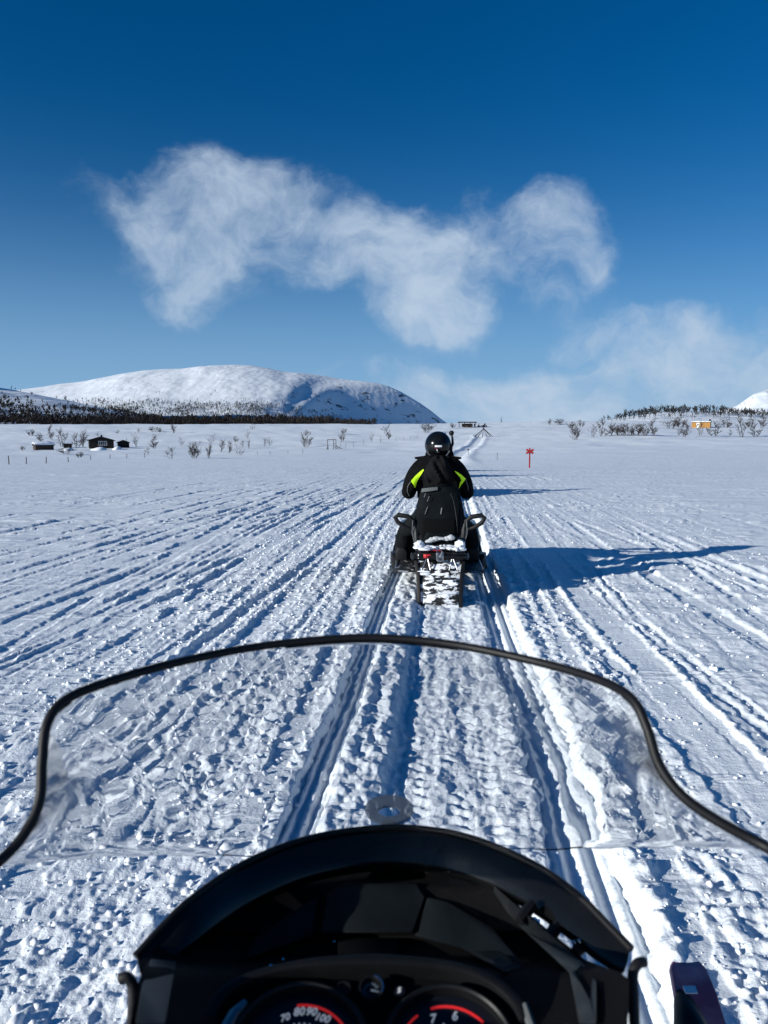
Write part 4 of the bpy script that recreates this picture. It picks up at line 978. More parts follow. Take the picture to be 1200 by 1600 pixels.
# ------------------------------------------------------------------ the snowmobile ahead (local frame: tail at y=0, heading +y)
def make_sled(label, group):
    root = empty('snowmobile', (0, 0, 0), label, 'snowmobile', group)
    # tunnel over the belt
    MB().loft([[(-.215, y_, z0), (.215, y_, z0), (.215, y_, z1), (.17, y_, z1 + .03), (-.17, y_, z1 + .03), (-.215, y_, z1)] for y_, z0, z1 in ((.16, .37, .43), (.6, .40, .47), (1.6, .42, .52), (2.0, .40, .55))]).build('tunnel', M['light_crust'], root, bevel=.008)
    # belt with lugs: a closed loop
    prof = []
    for k in range(64):
        t = k / 64
        if t < .40: s_ = t / .40; prof.append((.22 + 1.75 * s_, .012))
        elif t < .5: a = -math.pi / 2 + (t - .40) / .10 * math.pi; prof.append((1.97 + .14 * math.cos(a), .152 + .14 * math.sin(a)))
        elif t < .9: s_ = (t - .5) / .4; prof.append((1.97 - 1.72 * s_, .292 + .05 * math.sin(s_ * math.pi)))
        else: a = math.pi / 2 + (t - .9) / .1 * math.pi; prof.append((.25 + .14 * math.cos(a), .152 + .14 * math.sin(a)))
    b = MB(); rings = []
    for k in range(len(prof) + 1):
        y_, z_ = prof[k % len(prof)]; y0, z0 = prof[(k - 1) % len(prof)]; y1, z1 = prof[(k + 1) % len(prof)]
        t_ = Vector((0, y1 - y0, z1 - z0)).normalized(); nn = Vector((0, t_.z, -t_.y)); o_ = .012
        c = Vector((0, y_, z_)); rings.append([c + Vector((-.2, 0, 0)) - nn * o_, c + Vector((.2, 0, 0)) - nn * o_, c + Vector((.2, 0, 0)) + nn * o_, c + Vector((-.2, 0, 0)) + nn * o_])
    b.loft(rings, cap=False); belt = b.build('belt', M['rubber'], root, smooth=False)
    lg = MB()
    for k in range(0, 64, 1):
        y_, z_ = prof[k]; y1, z1 = prof[(k + 1) % 64]; y0, z0 = prof[k - 1]
        t_ = Vector((0, y1 - y0, z1 - z0)).normalized(); nn = Vector((0, t_.z, -t_.y)); mt = Matrix((Vector((1, 0, 0)), t_, nn)).transposed()
        lg.box(Vector((0, y_, z_)) + nn * .022, (.38, .012, .03), rot=mt)
    lo = lg.build('lugs', M['light_crust'], belt, smooth=False); lo['kind'] = 'stuff'
    for s in (-1, 1):
        MB().box((s * .14, 1.1, .15), (.03, 1.6, .05)).build('slide_rail', M['metal'], root, bevel=.005)
        for y_ in (.30, 1.9):
            MB().tube([(s * .10, y_, .155), (s * .15, y_, .155)], .11, n=18).build('idler_wheel', M['rubber'], root)
    # snow flap: a bent, snow-crusted panel with ribs
    rings = []
    for y_, z_, w_ in ((.16, .40, .20), (.10, .335, .205), (.055, .25, .185), (.02, .15, .175), (.0, .06, .172), (-.012, .0, .17)):
        rings.append([(-w_, y_, z_), (-w_ * .3, y_ - .012, z_), (w_ * .3, y_ - .012, z_), (w_, y_, z_), (w_, y_ + .018, z_), (-w_, y_ + .018, z_)])
    fl = MB().loft(rings).build('snow_flap', M['flap_crust'], root, bevel=.004)
    for s in (-1, 1):
        MB().loft([[(s * (w_ + .001), y_ - .03, z_), (s * (w_ + .035), y_ - .02, z_), (s * (w_ + .035), y_ + .12, z_ + .02), (s * (w_ + .001), y_ + .12, z_ + .02)] for y_, z_, w_ in ((.16, .40, .20), (.07, .28, .18), (.02, .12, .172), (.0, .005, .17))]).build('flap_edge', M['rubber'], fl, bevel=.004)
    for zc, yc_ in ((.255, .035), (.135, -.005), (.05, -.02)):
        MB().box((0, yc_, zc), (.30, .022, .022), rot=Matrix.Rotation(.2, 3, 'X')).build('flap_rib', M['flap_crust'], fl, bevel=.006)
    rngl = random.Random(5)            # snow packed on the flap
    pk = MB()
    for i in range(8):
        z_ = rngl.uniform(.02, .36); y_ = np.interp(z_, [0, .06, .15, .25, .335, .4], [-.02, -.01, .008, .04, .085, .14]); x_ = rngl.uniform(-.15, .15)
        pk.ell((x_, float(y_) - .004, z_), (rngl.uniform(.015, .06), .007, rngl.uniform(.010, .022)), 11, 8, f=lambda q: q * rngl.uniform(.75, 1.2))
    pk.build('packed_snow', M['lump_snow'], fl)['kind'] = 'stuff'
    # rear bumper, tail lamp, hitch
    MB().tube([(-.255, .40, .42), (-.25, .16, .43), (-.235, .10, .445), (0, .085, .45), (.235, .10, .445), (.25, .16, .43), (.255, .40, .42)], .021, n=10).build('rear_bumper', M['black_plastic'], root)
    MB().box((0, .125, .45), (.47, .06, .055)).build('lamp_housing', M['black_plastic'], root, bevel=.01)
    MB().box((-.115, .088, .452), (.07, .03, .036)).build('tail_lamp', M['red_lens'], root, bevel=.006)
    MB().box((-.195, .089, .450), (.01, .02, .04)).build('reflector', M['white_print'], root, bevel=.002)
    MB().box((0, .09, .45), (.07, .05, .075)).box((0, .06, .42), (.05, .07, .02)).build('hitch', M['metal'], root, bevel=.006)
    MB().tube([(.0, .06, .45), (.02, .05, .50), (-.01, .06, .53), (-.03, .07, .50), (.0, .06, .47)], .006, n=6).build('hitch_pin', M['metal'], root)
    for s in (-1, 1):
        MB().tube([(s * .12, .095, .43), (s * .16, .05, .33)], .006, n=6).build('flap_stay', M['metal'], root)
        MB().tube([(s * .11, .095, .43), (s * .085, .06, .33)], .006, n=6).build('flap_stay', M['metal'], root)
    # rack with snow
    rk = MB()
    for s in (-1, 1): rk.tube([(s * .21, .14, .48), (s * .225, .42, .52), (s * .21, .60, .60)], .012)
    for y_ in (.2, .3, .4): rk.tube([(-.215, y_, .495 + (y_ - .2) * .1), (.215, y_, .495 + (y_ - .2) * .1)], .009)
    rack = rk.build('rack', M['black_plastic'], root)
    MB().box((-.06, .15, .497), (.16, .03, .012)).build('red_strip', M['red_plastic'], rack, bevel=.003)
    sn = MB()
    for i in range(34):
        x_ = rngl.uniform(-.2, .2)
        if -.08 < x_ < .02 and rngl.random() < .6: x_ += .14
        sn.ell((x_, rngl.uniform(.13, .36), .505), (rngl.uniform(.02, .06), rngl.uniform(.02, .06), rngl.uniform(.008, .022)), 11, 8, f=lambda q: q * rngl.uniform(.8, 1.15))
    for s, hh in ((-1, .05), (1, .065)):
        sn.ell((s * .19, .3, .53), (.05, .06, hh * .7), 12, 9, f=lambda q: q * rngl.uniform(.75, 1.15))
    sn.build('packed_snow', M['lump_snow'], rack)['kind'] = 'stuff'
    # seats
    def seat_ring(y_, w_, z0, z1): return [(-w_, y_, z0), (w_, y_, z0), (w_ * 1.02, y_, z1 - .05), (w_ * .8, y_, z1), (-w_ * .8, y_, z1), (-w_ * 1.02, y_, z1 - .05)]
    MB().loft([seat_ring(.40, .14, .48, .62), seat_ring(.48, .165, .48, .66), seat_ring(.8, .18, .48, .66), seat_ring(1.05, .175, .5, .645), seat_ring(1.4, .15, .5, .68), seat_ring(1.62, .13, .52, .74)]).build('seat', M['seat_vinyl'], root, bevel=.015)
    sl_ = MB()
    for k_ in range(7): sl_.ell((-.10 + k_ * .034, .385 - .004 * k_, .545 + .009 * k_ + .012 * math.sin(k_ * .9)), (.04, .03, .020 + .006 * math.sin(k_ * 1.3)), 12, 9, f=lambda q: q * rngl.uniform(.85, 1.12))
    sl_.build('seat_snow', M['grey_snow'], root)['kind'] = 'stuff'
    # passenger backrest: tall tapered pad, the dark of its lower hollow made as a black panel
    rings = []
    for z_, w_, y0, th in ((.60, .235, .46, .07), (.68, .245, .465, .09), (.78, .238, .475, .10), (.88, .222, .49, .10), (.97, .20, .505, .09), (1.03, .18, .515, .075), (1.055, .15, .53, .045)):
        rings.append([(-w_, y0 + .04, z_), (-w_ * .93, y0 + .005, z_), (-w_ * .55, y0 - .018, z_), (0, y0 - .026, z_), (w_ * .55, y0 - .018, z_), (w_ * .93, y0 + .005, z_), (w_, y0 + .04, z_), (w_ * .95, y0 + th, z_), (0, y0 + th * 1.05, z_), (-w_ * .95, y0 + th, z_)])
    br = MB().loft(rings).build('backrest', M['seat_vinyl'], root, bevel=.006)
    MB().loft([[(-.16, y_, z_), (.14, y_, z_ + .0), (.15, y_ + .02, z_ - .005), (-.17, y_ + .02, z_ - .005)] for y_, z_ in ((.425, .58), (.43, .70), (.447, .755))]).build('hollow_shade', M['matte_black'], br, bevel=.003)
    MB().loft([[(-.178, .478 - .0, 1.005), (-.178, .50, 1.005), (-.172, .50, 1.04), (-.172, .482, 1.04)], [(-.10, .468, 1.015), (-.10, .50, 1.015), (-.10, .50, 1.05), (-.10, .474, 1.05)], [(-.02, .466, 1.028), (-.02, .50, 1.028), (-.02, .50, 1.058), (-.02, .478, 1.058)]]).build('strap', M['grey_strap'], br, bevel=.003)
    for x0, z0, x1, z1 in ((-.15, .96, -.135, 1.00), (-.14, .80, -.115, .87), (-.12, .92, -.10, .97), (.01, .80, .02, .86)):
        MB().tube([(x0, .452, z0), (x1, .458, z1)], .0035 if x0 < 0 else .007, n=5).build('piping', M['silver_piping'], br)
    MB().tube([(.10, .463, 1.0), (.13, .458, .93), (.15, .452, .82), (.165, .448, .70), (.17, .45, .62)], .0035, n=5).build('piping', M['grey_plastic'], br)
    for s in (-1, 1):                  # side struts and grab handles
        MB().tube([(s * .235, .50, .70), (s * .225, .46, .58), (s * .21, .40, .50)], [.03, .026, .022], n=8).build('strut', M['grey_plastic'], root)
        h0 = [(s * .24, .50, .60), (s * .25, .47, .735), (s * .30, .46, .775), (s * .395, .46, .79), (s * .425, .46, .765), (s * .40, .46, .72), (s * .33, .46, .675), (s * .265, .48, .65)]
        gh = MB().tube(h0, [.016, .02, .023, .023, .022, .022, .02, .016], n=10); gh.build('grab_handle', M['rubber'], root)
        MB().tube([(s * .255, .45, .74), (s * .262, .445, .62), (s * .23, .42, .50)], .005, n=6).build('cable', M['grey_strap'], root)
    # running boards, cowl, nose
    for s in (-1, 1):
        MB().loft([[(s * .215, y_, z_), (s * .43, y_, z_ - .01), (s * .44, y_, z_ + .02), (s * .215, y_, z_ + .03)] for y_, z_ in ((.62, .21), (1.0, .185), (1.55, .185), (1.78, .26))]).build('running_board', M['light_crust'], root, bevel=.005)
        MB().tube([(s * .30, .60, .215), (s * .42, .63, .215), (s * .438, .9, .205), (s * .438, 1.5, .205)], .011, n=6).build('board_rail', M['metal'], root)
        MB().loft([[(s * .30, y_, z0), (s * (w_ - .05), y_, z0 - .01), (s * w_, y_, (z0 + z1) / 2), (s * (w_ - .04), y_, z1), (s * .22, y_, z1 + .04)] for y_, w_, z0, z1 in ((1.56, .43, .25, .50), (1.66, .47, .22, .56), (1.95, .46, .20, .58), (2.35, .40, .25, .54), (2.62, .26, .32, .46))]).build('side_panel', M['gloss_black'], root, bevel=.01)
        MB().loft([[(s * .44, y_, z0), (s * (.44 + w_), y_, z0), (s * (.44 + w_), y_, z1), (s * .44, y_, z1)] for y_, w_, z0, z1 in ((1.46, .03, .10, .18), (1.55, .07, .08, .25), (1.78, .10, .10, .24), (1.95, .07, .16, .22))]).build('knee_guard', M['black_plastic'], root, bevel=.012)
    MB().loft([[(-w_, y_, z0), (w_, y_, z0), (w_ * .95, y_, z1 - .08), (w_ * .6, y_, z1), (-w_ * .6, y_, z1), (-w_ * .95, y_, z1 - .08)] for y_, w_, z0, z1 in ((1.58, .20, .45, .76), (1.8, .23, .4, .88), (2.1, .25, .3, .80), (2.45, .24, .26, .66), (2.7, .14, .3, .48))]).build('hood', M['gloss_black'], root, bevel=.015)
    MB().loft([[(x_, 1.86 - .22 * t - .12 * (x_ / .25) ** 2 + dy, .90 + .26 * t * (1 - .3 * (x_ / .25) ** 2)) for dy in (0, .006)] for x_ in np.linspace(-.25, .25, 13) for t in (0,)], cap=False, closed=False) if False else None
    ws = MB(); rings = []
    for t in np.linspace(0, 1, 6):
        rings.append([(x_, 1.95 - .22 * t - 1.6 * x_ * x_, .885 + .20 * t - .8 * x_ * x_) for x_ in np.linspace(-.24, .24, 11)] + [(x_, 1.956 - .22 * t - 1.6 * x_ * x_, .888 + .20 * t - .8 * x_ * x_) for x_ in np.linspace(.24, -.24, 11)])
    ws.loft(rings); ws.build('windshield', M['gloss_black'], root)
    MB().tube([(-.36, 1.545, .955), (-.2, 1.60, .95), (0, 1.64, .93), (.2, 1.60, .95), (.36, 1.545, .955)], [.017, .014, .014, .014, .017], n=10).build('handlebar', M['rubber'], root)
    MB().tube([(0, 1.64, .93), (0, 1.75, .75)], .03, n=10).build('steering_post', M['black_plastic'], root)
    for s in (-1, 1):
        sk = MB()
        sk.loft([[(s * .50 - w_, y_, z_), (s * .50 - w_ * .3, y_, z_ - .015), (s * .50 + w_ * .3, y_, z_ - .015), (s * .50 + w_, y_, z_), (s * .50 + w_, y_, z_ + .03), (s * .50 + w_ * .5, y_, z_ + .035), (s * .50 - w_ * .5, y_, z_ + .035), (s * .50 - w_, y_, z_ + .03)] for y_, w_, z_ in ((1.93, .06, .04), (2.0, .07, .015), (2.4, .075, .012), (2.8, .075, .02), (3.0, .07, .07), (3.12, .05, .16), (3.15, .03, .20))])
        sko = sk.build('ski', M['black_plastic'], root, bevel=.005)
        MB().tube([(s * .50, 3.1, .17), (s * .50, 2.9, .22), (s * .50, 2.65, .16), (s * .50, 2.5, .05)], .014, n=8).build('ski_loop', M['black_plastic'], sko)
        MB().loft([[(s * .48 - .03, y_, z_), (s * .48 + .03, y_, z_), (s * .48 + .03, y_ + .09, z_), (s * .48 - .03, y_ + .09, z_)] for y_, z_ in ((2.36, .04), (2.32, .22), (2.28, .36))]).build('spindle', M['black_plastic'], root, bevel=.01)
        for z_ in (.22, .34): MB().tube([(s * .25, 2.2, z_ + .05), (s * .47, 2.33, z_)], .014, n=8).build('suspension_arm', M['black_plastic'], root)
        MB().tube([(s * .24, 2.25, .52), (s * .44, 2.34, .26)], .03, n=10).build('shock', M['metal'], root)
    return root

YAW = -math.atan(0.0825)
def on_trail(yy_, dx=0.0):
    return Vector((dx, yy_, 0))
tail = G0(687, 943)
sled = make_sled('nearest black snowmobile ahead, its rear flap caked with snow', 'snowmobiles riding in line on the track')
sled.location = (tail.x, tail.y, -.035); sled.rotation_euler = (0, 0, YAW * .75)
rider = make_rider('nearest rider from behind in black jacket with lime panels and black helmet', 'riders of the convoy')
rider.location = (tail.x - .015, tail.y, -.025); rider.rotation_euler = (0, 0, YAW * .75)
AHEAD = [(18.2, 1.30, 'second snowmobile in line, hidden straight ahead of the nearest rider', 'second rider in line, hidden behind the nearest rider'),
         (28.6, 2.03, 'third snowmobile in line, two machines ahead of the nearest one', 'third rider in line, two machines ahead of the nearest rider'),
         (36.5, 2.58, 'fourth snowmobile in line, at the head of the close convoy', 'fourth rider in line, at the head of the close convoy')]
for yy_, xx_, l1, l2 in AHEAD:
    z_ = float(base_z(xx_, yy_ + 1)) - .03
    for src, lab in ((sled, l1), (rider, l2)):
        c = copy_tree(src, None, ('bright_panel', 'piping') if src is rider else ()); c.location = (xx_, yy_, z_); c.rotation_euler = (0, 0, YAW); c['label'] = lab
# parked machines and riders waiting by the shelter
for px, py, lab, rz in ((754, 667.5, 'left of two dark snowmobiles parked right of the shelter', 1.2), (761, 667, 'right of two dark snowmobiles parked right of the shelter', 1.9)):
    c = copy_tree(sled); c.location = place(px, py); c.rotation_euler = (0, 0, rz); c['label'] = lab; c['group'] = 'snowmobiles parked by the shelter'; c.scale = (1.1, 1.1, 1.15)
def stand_person():
    V_ = [(0, 0, .95), (0, 0, 1.2), (0, 0, 1.42), (0, 0, 1.56), (0, 0, 1.68)]; E_ = [(0, 1), (1, 2), (2, 3), (3, 4)]; Rr = [(.18, .14), (.18, .14), (.19, .14), .08, (.125, .14)]
    for s in (-1, 1):
        b = len(V_); V_ += [(s * .21, 0, 1.40), (s * .28, .02, 1.12), (s * .27, .12, .90)]; Rr += [.09, .075, .06]; E_ += [(2, b), (b, b + 1), (b + 1, b + 2)]
        b = len(V_); V_ += [(s * .11, 0, .85), (s * .14, .02, .48), (s * .15, 0, .06), (s * .16, .14, .03)]; Rr += [.13, .10, .08, .06]; E_ += [(0, b), (b, b + 1), (b + 1, b + 2), (b + 2, b + 3)]
    me = skin_mesh(V_, E_, Rr, 0, 1); me.name = 'person'; me.materials.clear(); me.materials.append(M['jacket']); return me
pme = stand_person()
for px, py, lab, rz in ((741.5, 668, 'dark clad person standing nearest the shelter roof', .3), (748, 667.5, 'dark clad person standing left of the parked snowmobiles', 1.5), (757.5, 667, 'dark clad person standing between the parked snowmobiles', 2.5)):
    o = link('person', pme); o.location = place(px, py); o.rotation_euler[2] = rz; o.scale = (1.25, 1.25, 1.2); tag(o, lab, 'person', 'people waiting by the shelter')

# ------------------------------------------------------------------ loose snow
def lumps():
    rg = np.random.default_rng(21); ico = bmesh.new(); bmesh.ops.create_icosphere(ico, subdivisions=1, radius=1)
    bv = np.array([v.co[:] for v in ico.verts]); bf = np.array([[v.index for v in f.verts] for f in ico.faces]); ico.free()
    n = 12000; yv = 1.7 + 16 * rg.random(n) ** 1.4
    zone = rg.random(n)
    ltv = np.where(zone < .62, -.5 - 2.1 * rg.random(n) ** 1.2, np.where(zone < .75, .70 + .4 * rg.random(n), 1.0 + 3.2 * rg.random(n)))
    xv = tcx(yv) + ltv; sz = np.where(zone < .62, .003 + .014 * rg.random(n) ** 4, .003 + .009 * rg.random(n) ** 4)
    zv = base_z(xv, yv) + detail(xv, yv)
    q = bv[None] * (1 + .8 * (rg.random((n, len(bv), 1)) - .5)) * sz[:, None, None] * np.stack([.8 + .7 * rg.random(n), .8 + .7 * rg.random(n), .6 + .4 * rg.random(n)], 1)[:, None, :]
    q = q + np.stack([xv, yv, zv + sz * .25], 1)[:, None, :]
    fc = bf[None] + (np.arange(n) * len(bv))[:, None, None]
    o = link('snow_lumps', mesh_np('snow_lumps', q.reshape(-1, 3), fc.reshape(-1, 3), M['lump_snow'], smooth=False)); tag(o, 'loose crumbs of snow thrown up along the tracks', 'snow', kind='stuff')
lumps()
def crust():                           # broken slabs of crust in the churned strip
    rg = np.random.default_rng(5); m = MB(); r_ = random.Random(9)
    for i in range(230):
        y_ = 1.7 + 7 * r_.random() ** 1.3; lt_ = -.55 - 1.9 * r_.random() if r_.random() < .75 else 1.0 + 2.2 * r_.random()
        x_ = float(tcx(y_)) + lt_; z_ = gz_at(x_, y_); sz = .010 + .028 * r_.random() ** 3
        q = Matrix.Rotation(r_.uniform(0, 6.28), 3, 'Z') @ Matrix.Rotation(r_.gauss(0, .35), 3, 'X') @ Matrix.Rotation(r_.gauss(0, .35), 3, 'Y')
        n = r_.randint(5, 7); ring = [(math.cos(2 * math.pi * k / n) * r_.uniform(.6, 1.2), math.sin(2 * math.pi * k / n) * r_.uniform(.6, 1.2)) for k in range(n)]
        h_ = r_.uniform(.3, .55)
        m.loft([[q @ Vector((a * sz * f_, b * sz * f_, zz * sz)) + Vector((x_, y_, z_ + sz * .15)) for a, b in ring] for f_, zz in ((.85, -h_), (1.0, 0), (.75, h_))])
    o = m.build('snow_crust', M['lump_snow'], angle=25); tag(o, 'broken slabs of snow crust scattered over the churned tracks', 'snow', kind='stuff')
crust()

# ------------------------------------------------------------------ the machine under the camera
BASE = Vector((0, .95, 0))
own = empty('touring_snowmobile', BASE, 'black snowmobile in the foreground, its console, clear windshield and gauges seen from the seat', 'snowmobile')
def cr(pts, n=8):                      # smooth curve through points
    pts = [Vector(p) for p in pts]; out = []
    for i in range(len(pts) - 1):
        p0, p1, p2, p3 = pts[max(i - 1, 0)], pts[i], pts[i + 1], pts[min(i + 2, len(pts) - 1)]
        for k in range(n):
            t = k / n; out.append(.5 * ((2 * p1) + (p2 - p0) * t + (2 * p0 - 5 * p1 + 4 * p2 - p3) * t * t + (3 * p1 - p0 - 3 * p2 + p3) * t ** 3))
    out.append(pts[-1]); return out
TOP = [(-60, 1385, .50), (0, 1345, .54), (40, 1300, .56), (62, 1250, .575), (66, 1190, .59), (74, 1130, .605), (105, 1092, .625), (180, 1062, .66), (290, 1032, .71), (420, 1008, .765), (570, 996, .79), (700, 1006, .775), (830, 1032, .725), (930, 1060, .665), (985, 1090, .62), (1010, 1135, .60), (1030, 1195, .585), (1065, 1242, .57), (1120, 1282, .555), (1200, 1325, .535), (1260, 1362, .50)]
top = cr([P(*t) for t in TOP], 8)
nT = len(top)
BOT = [(-60, 1392, .52), (0, 1356, .58), (60, 1348, .66), (110, 1343, .74), (170, 1339, .80), (240, 1337, .86), (300, 1337, .92), (360, 1338, .97), (420, 1336, 1.0), (500, 1322, 1.03), (600, 1312, 1.04), (700, 1316, 1.03), (780, 1326, 1.0), (850, 1328, .97), (910, 1326, .92), (965, 1325, .86), (1020, 1324, .80), (1070, 1324, .74), (1125, 1325, .67), (1190, 1334, .58), (1260, 1370, .52)]
bot = cr([P(*t) for t in BOT], 8)
# even out both curves by length so that they pair up
def resample(c, n):
    L_ = [0]
    for a, b in zip(c, c[1:]): L_.append(L_[-1] + (b - a).length)
    return [Vector([np.interp(L_[-1] * k / (n - 1), L_, [q[i] for q in c]) for i in range(3)]) for k in range(n)]
NU, NV = 96, 26
tops = top; nu_ = len(top)
ws = MB(); inner, outer = [], []
for i in range(nu_):
    a, b = tops[i], bot[i]
    ci, co = [], []
    for j in range(NV + 1):
        v = j / NV; q = a.lerp(b, v)
        bow = .06 * math.sin(math.pi * v) * min(1, (a - b).length / .25)
        q = q + Vector((0, .55, .25)) * bow
        q += Vector((0, .0016 * math.sin(i * .55 + 3 * v) * v, 0))
        ci.append(q); co.append(q + Vector((0, .0035, .001)))
    inner.append(ci); outer.append(co)
ws.loft([ci + co[::-1] for ci, co in zip(inner, outer)])
wso = ws.build('windshield', M['clear_screen'], own, off=BASE, angle=60)
MB().tube(tops, [.0041] * nu_, n=12).build('edge_trim', M['trim_rubber'], wso, off=BASE)

# visor over the console
VIS = [(212, 1494, .72), (250, 1452, .745), (300, 1404, .78), (380, 1350, .85), (470, 1313, .91), (560, 1296, .945), (640, 1293, .95), (730, 1307, .925), (830, 1348, .86), (900, 1396, .80), (950, 1445, .755), (986, 1482, .725)]
vis = cr([P(*t) for t in VIS], 6); nV = len(vis)
rings = []
for i, q in enumerate(vis):
    u = i / (nV - 1); e = .35 + .65 * math.sin(math.pi * min(max(u, .02), .98)) ** .6
    c = Vector((0.0, .93, .80)); inw = (Vector((0, q.y - .10, q.z - .05)) - q); ind = Vector((-q.x * .10, -.030, -.020)) * e
    rings.append([q, q + Vector((0, .022, -.012)) * e, q + Vector((0, .018, -.035)) * e, q + ind + Vector((0, .01, -.028)) * e, q + ind * .98 + Vector((0, -.003, -.012)) * e, q + ind * .4 + Vector((0, -.004, -.004))])
visor = MB().loft(rings).build('visor', M['gloss_black'], own, off=BASE, bevel=.0018, seg=1)
MB().tube([q + Vector((0, -.001, .0005)) for q in vis], .0038, n=8).build('visor_lip', M['trim_rubber'], visor, off=BASE)
# console: a moulded surface that steps down from the visor to the gauges
def edgeL(r): return np.interp(r, [1310, 1350, 1404, 1452, 1496, 1540, 1600, 1700], [480, 385, 312, 262, 232, 214, 203, 190])
def edgeR(r): return np.interp(r, [1310, 1345, 1372, 1430, 1500, 1525, 1600, 1700], [680, 722, 764, 828, 915, 984, 981, 978])
def cdepth(px, r):
    u = (px - 595) / 390.0
    d = np.interp(r, [1310, 1340, 1372, 1382, 1455, 1466, 1500, 1520, 1600, 1700], [.99, .985, .95, .90, .845, .85, .80, .70, .615, .55])
    return d - .10 * u * u - .03 * abs(u) ** 4
cs = MB(); rows = np.concatenate([np.linspace(1312, 1500, 26), np.linspace(1508, 1700, 18)]); grid = []
NCOL = 40
for r in rows:
    a, b = edgeL(r), edgeR(r)
    grid.append([P(a + (b - a) * k / NCOL, r, float(cdepth(a + (b - a) * k / NCOL, r))) for k in range(NCOL + 1)])
nr_ = len(grid)
vv = [q for row in grid for q in row]; ff = [(i * (NCOL + 1) + k, i * (NCOL + 1) + k + 1, (i + 1) * (NCOL + 1) + k + 1, (i + 1) * (NCOL + 1) + k) for i in range(nr_ - 1) for k in range(NCOL)]
# skirts down to the belly so that the console is a solid body
rim = [grid[i][0] for i in range(nr_ - 1, -1, -1)] + grid[0][1:-1] + [grid[i][NCOL] for i in range(nr_)] + grid[-1][NCOL - 1:0:-1]
nrim = len(rim)
cs.add(vv, ff)
low1 = [Vector((q.x * 1.02, q.y + .02 + .05 * (q.y > .9), q.z - .10)) for q in rim]
low2 = [Vector((q.x * 1.1, .35 + (q.y - .35) * 1.15, .45)) for q in rim]
cs.loft([rim, low1, low2], cap=False)
cs.add(low2, [tuple(range(nrim))])
cs.build('console', M['matte_black'], own, off=BASE, angle=50)
# cowl in front of and below the visor
MB().loft([[(-w_, y_, z0), (w_, y_, z0), (w_ * 1.05, y_, (z0 + z1) / 2), (w_ * .8, y_, z1 - .03), (w_ * .3, y_, z1), (-w_ * .3, y_, z1), (-w_ * .8, y_, z1 - .03), (-w_ * 1.05, y_, (z0 + z1) / 2)] for y_, w_, z0, z1 in ((.55, .20, .40, .78), (.8, .21, .36, .86), (.98, .20, .34, .90), (1.10, .21, .34, .80), (1.20, .18, .36, .62), (1.27, .11, .38, .50))]).build('cowl', M['gloss_black'], own, off=BASE, bevel=.02)
# raised pads, slot and side panels on the console
def pad(pxs, lift, name, m, parent=own, thick=.012, bev=.003, dfun=None):
    f = dfun or cdepth
    fr = [P(a, b, float(f(a, b)) - lift) for a, b in pxs]; bk = [P(a, b, float(f(a, b)) - lift + thick) for a, b in pxs]
    n = len(pxs); return MB().add(fr + bk, [tuple(range(n)), tuple(range(2 * n - 1, n - 1, -1))] + [(i, (i + 1) % n, n + (i + 1) % n, n + i) for i in range(n)]).build(name, m, parent, off=BASE, bevel=bev, smooth=True)
pad([(500, 1458), (512, 1395), (535, 1380), (652, 1380), (664, 1400), (645, 1458)], .012, 'upper_panel', M['slate_plastic'])
pad([(648, 1462), (668, 1402), (700, 1408), (770, 1450), (820, 1510), (790, 1520), (720, 1480)], .010, 'upper_panel', M['slate_plastic'])
pad([(380, 1500), (400, 1462), (496, 1400), (490, 1462)], .010, 'upper_panel', M['slate_plastic'])
pad([(528, 1466), (622, 1466), (622, 1508), (528, 1508)], .014, 'storage_lid', M['matte_black'], bev=.004)
pad([(745, 1372), (772, 1385), (838, 1444), (908, 1502), (932, 1535), (932, 1600), (905, 1600), (890, 1520), (820, 1455)], .012, 'side_panel', M['grey_plastic'])
pad([(236, 1498), (276, 1502), (270, 1530), (258, 1600), (212, 1600), (222, 1540)], .012, 'side_panel', M['grey_plastic'])
for px, py in ((388, 1527), (423, 1510), (442, 1500), (535, 1503), (522, 1472), (905, 1470), (897, 1472)):
    q = P(px, py, float(cdepth(px, py)) - .014); MB().ell(q, (.0022, .0022, .0022), 10, 6).build('screw', M['chrome'], own, off=BASE)
for px, py in ((590, 1340), (616, 1336), (642, 1338), (668, 1342)):
    pad([(px - 4, py - 14), (px + 4, py - 14), (px + 4, py + 22), (px - 4, py + 22)], .014, 'vent_rib', M['grey_plastic'], bev=.001)
for (a0, b0, y0), (a1, b1, y1) in (((832, 1412, .81), (812, 1440, .79)), ((874, 1444, .79), (856, 1466, .77)), ((914, 1470, .77), (898, 1490, .75))):
    MB().tube([P(a0, b0, y0), P((a0 + a1) / 2, (b0 + b1) / 2, (y0 + y1) / 2), P(a1, b1, y1)], [.0055, .0075, .0055], n=8).build('visor_peg', M['black_plastic'], visor, off=BASE)
# gauges
GC = P(583, 1640, .56); gn = Vector((0, -.30, .95)).normalized(); gu = Vector((1, 0, 0)); gv = gn.cross(gu).normalized()
def gp(px, py, lift=0.0):
    d = ray(px, py); o_ = Vector((0, 0, EYE)); t = (GC + gn * lift - o_).dot(gn) / d.dot(gn); return o_ + d * t
U2 = (gu, gv)
MPP = (gp(601, 1600) - gp(600, 1600)).length
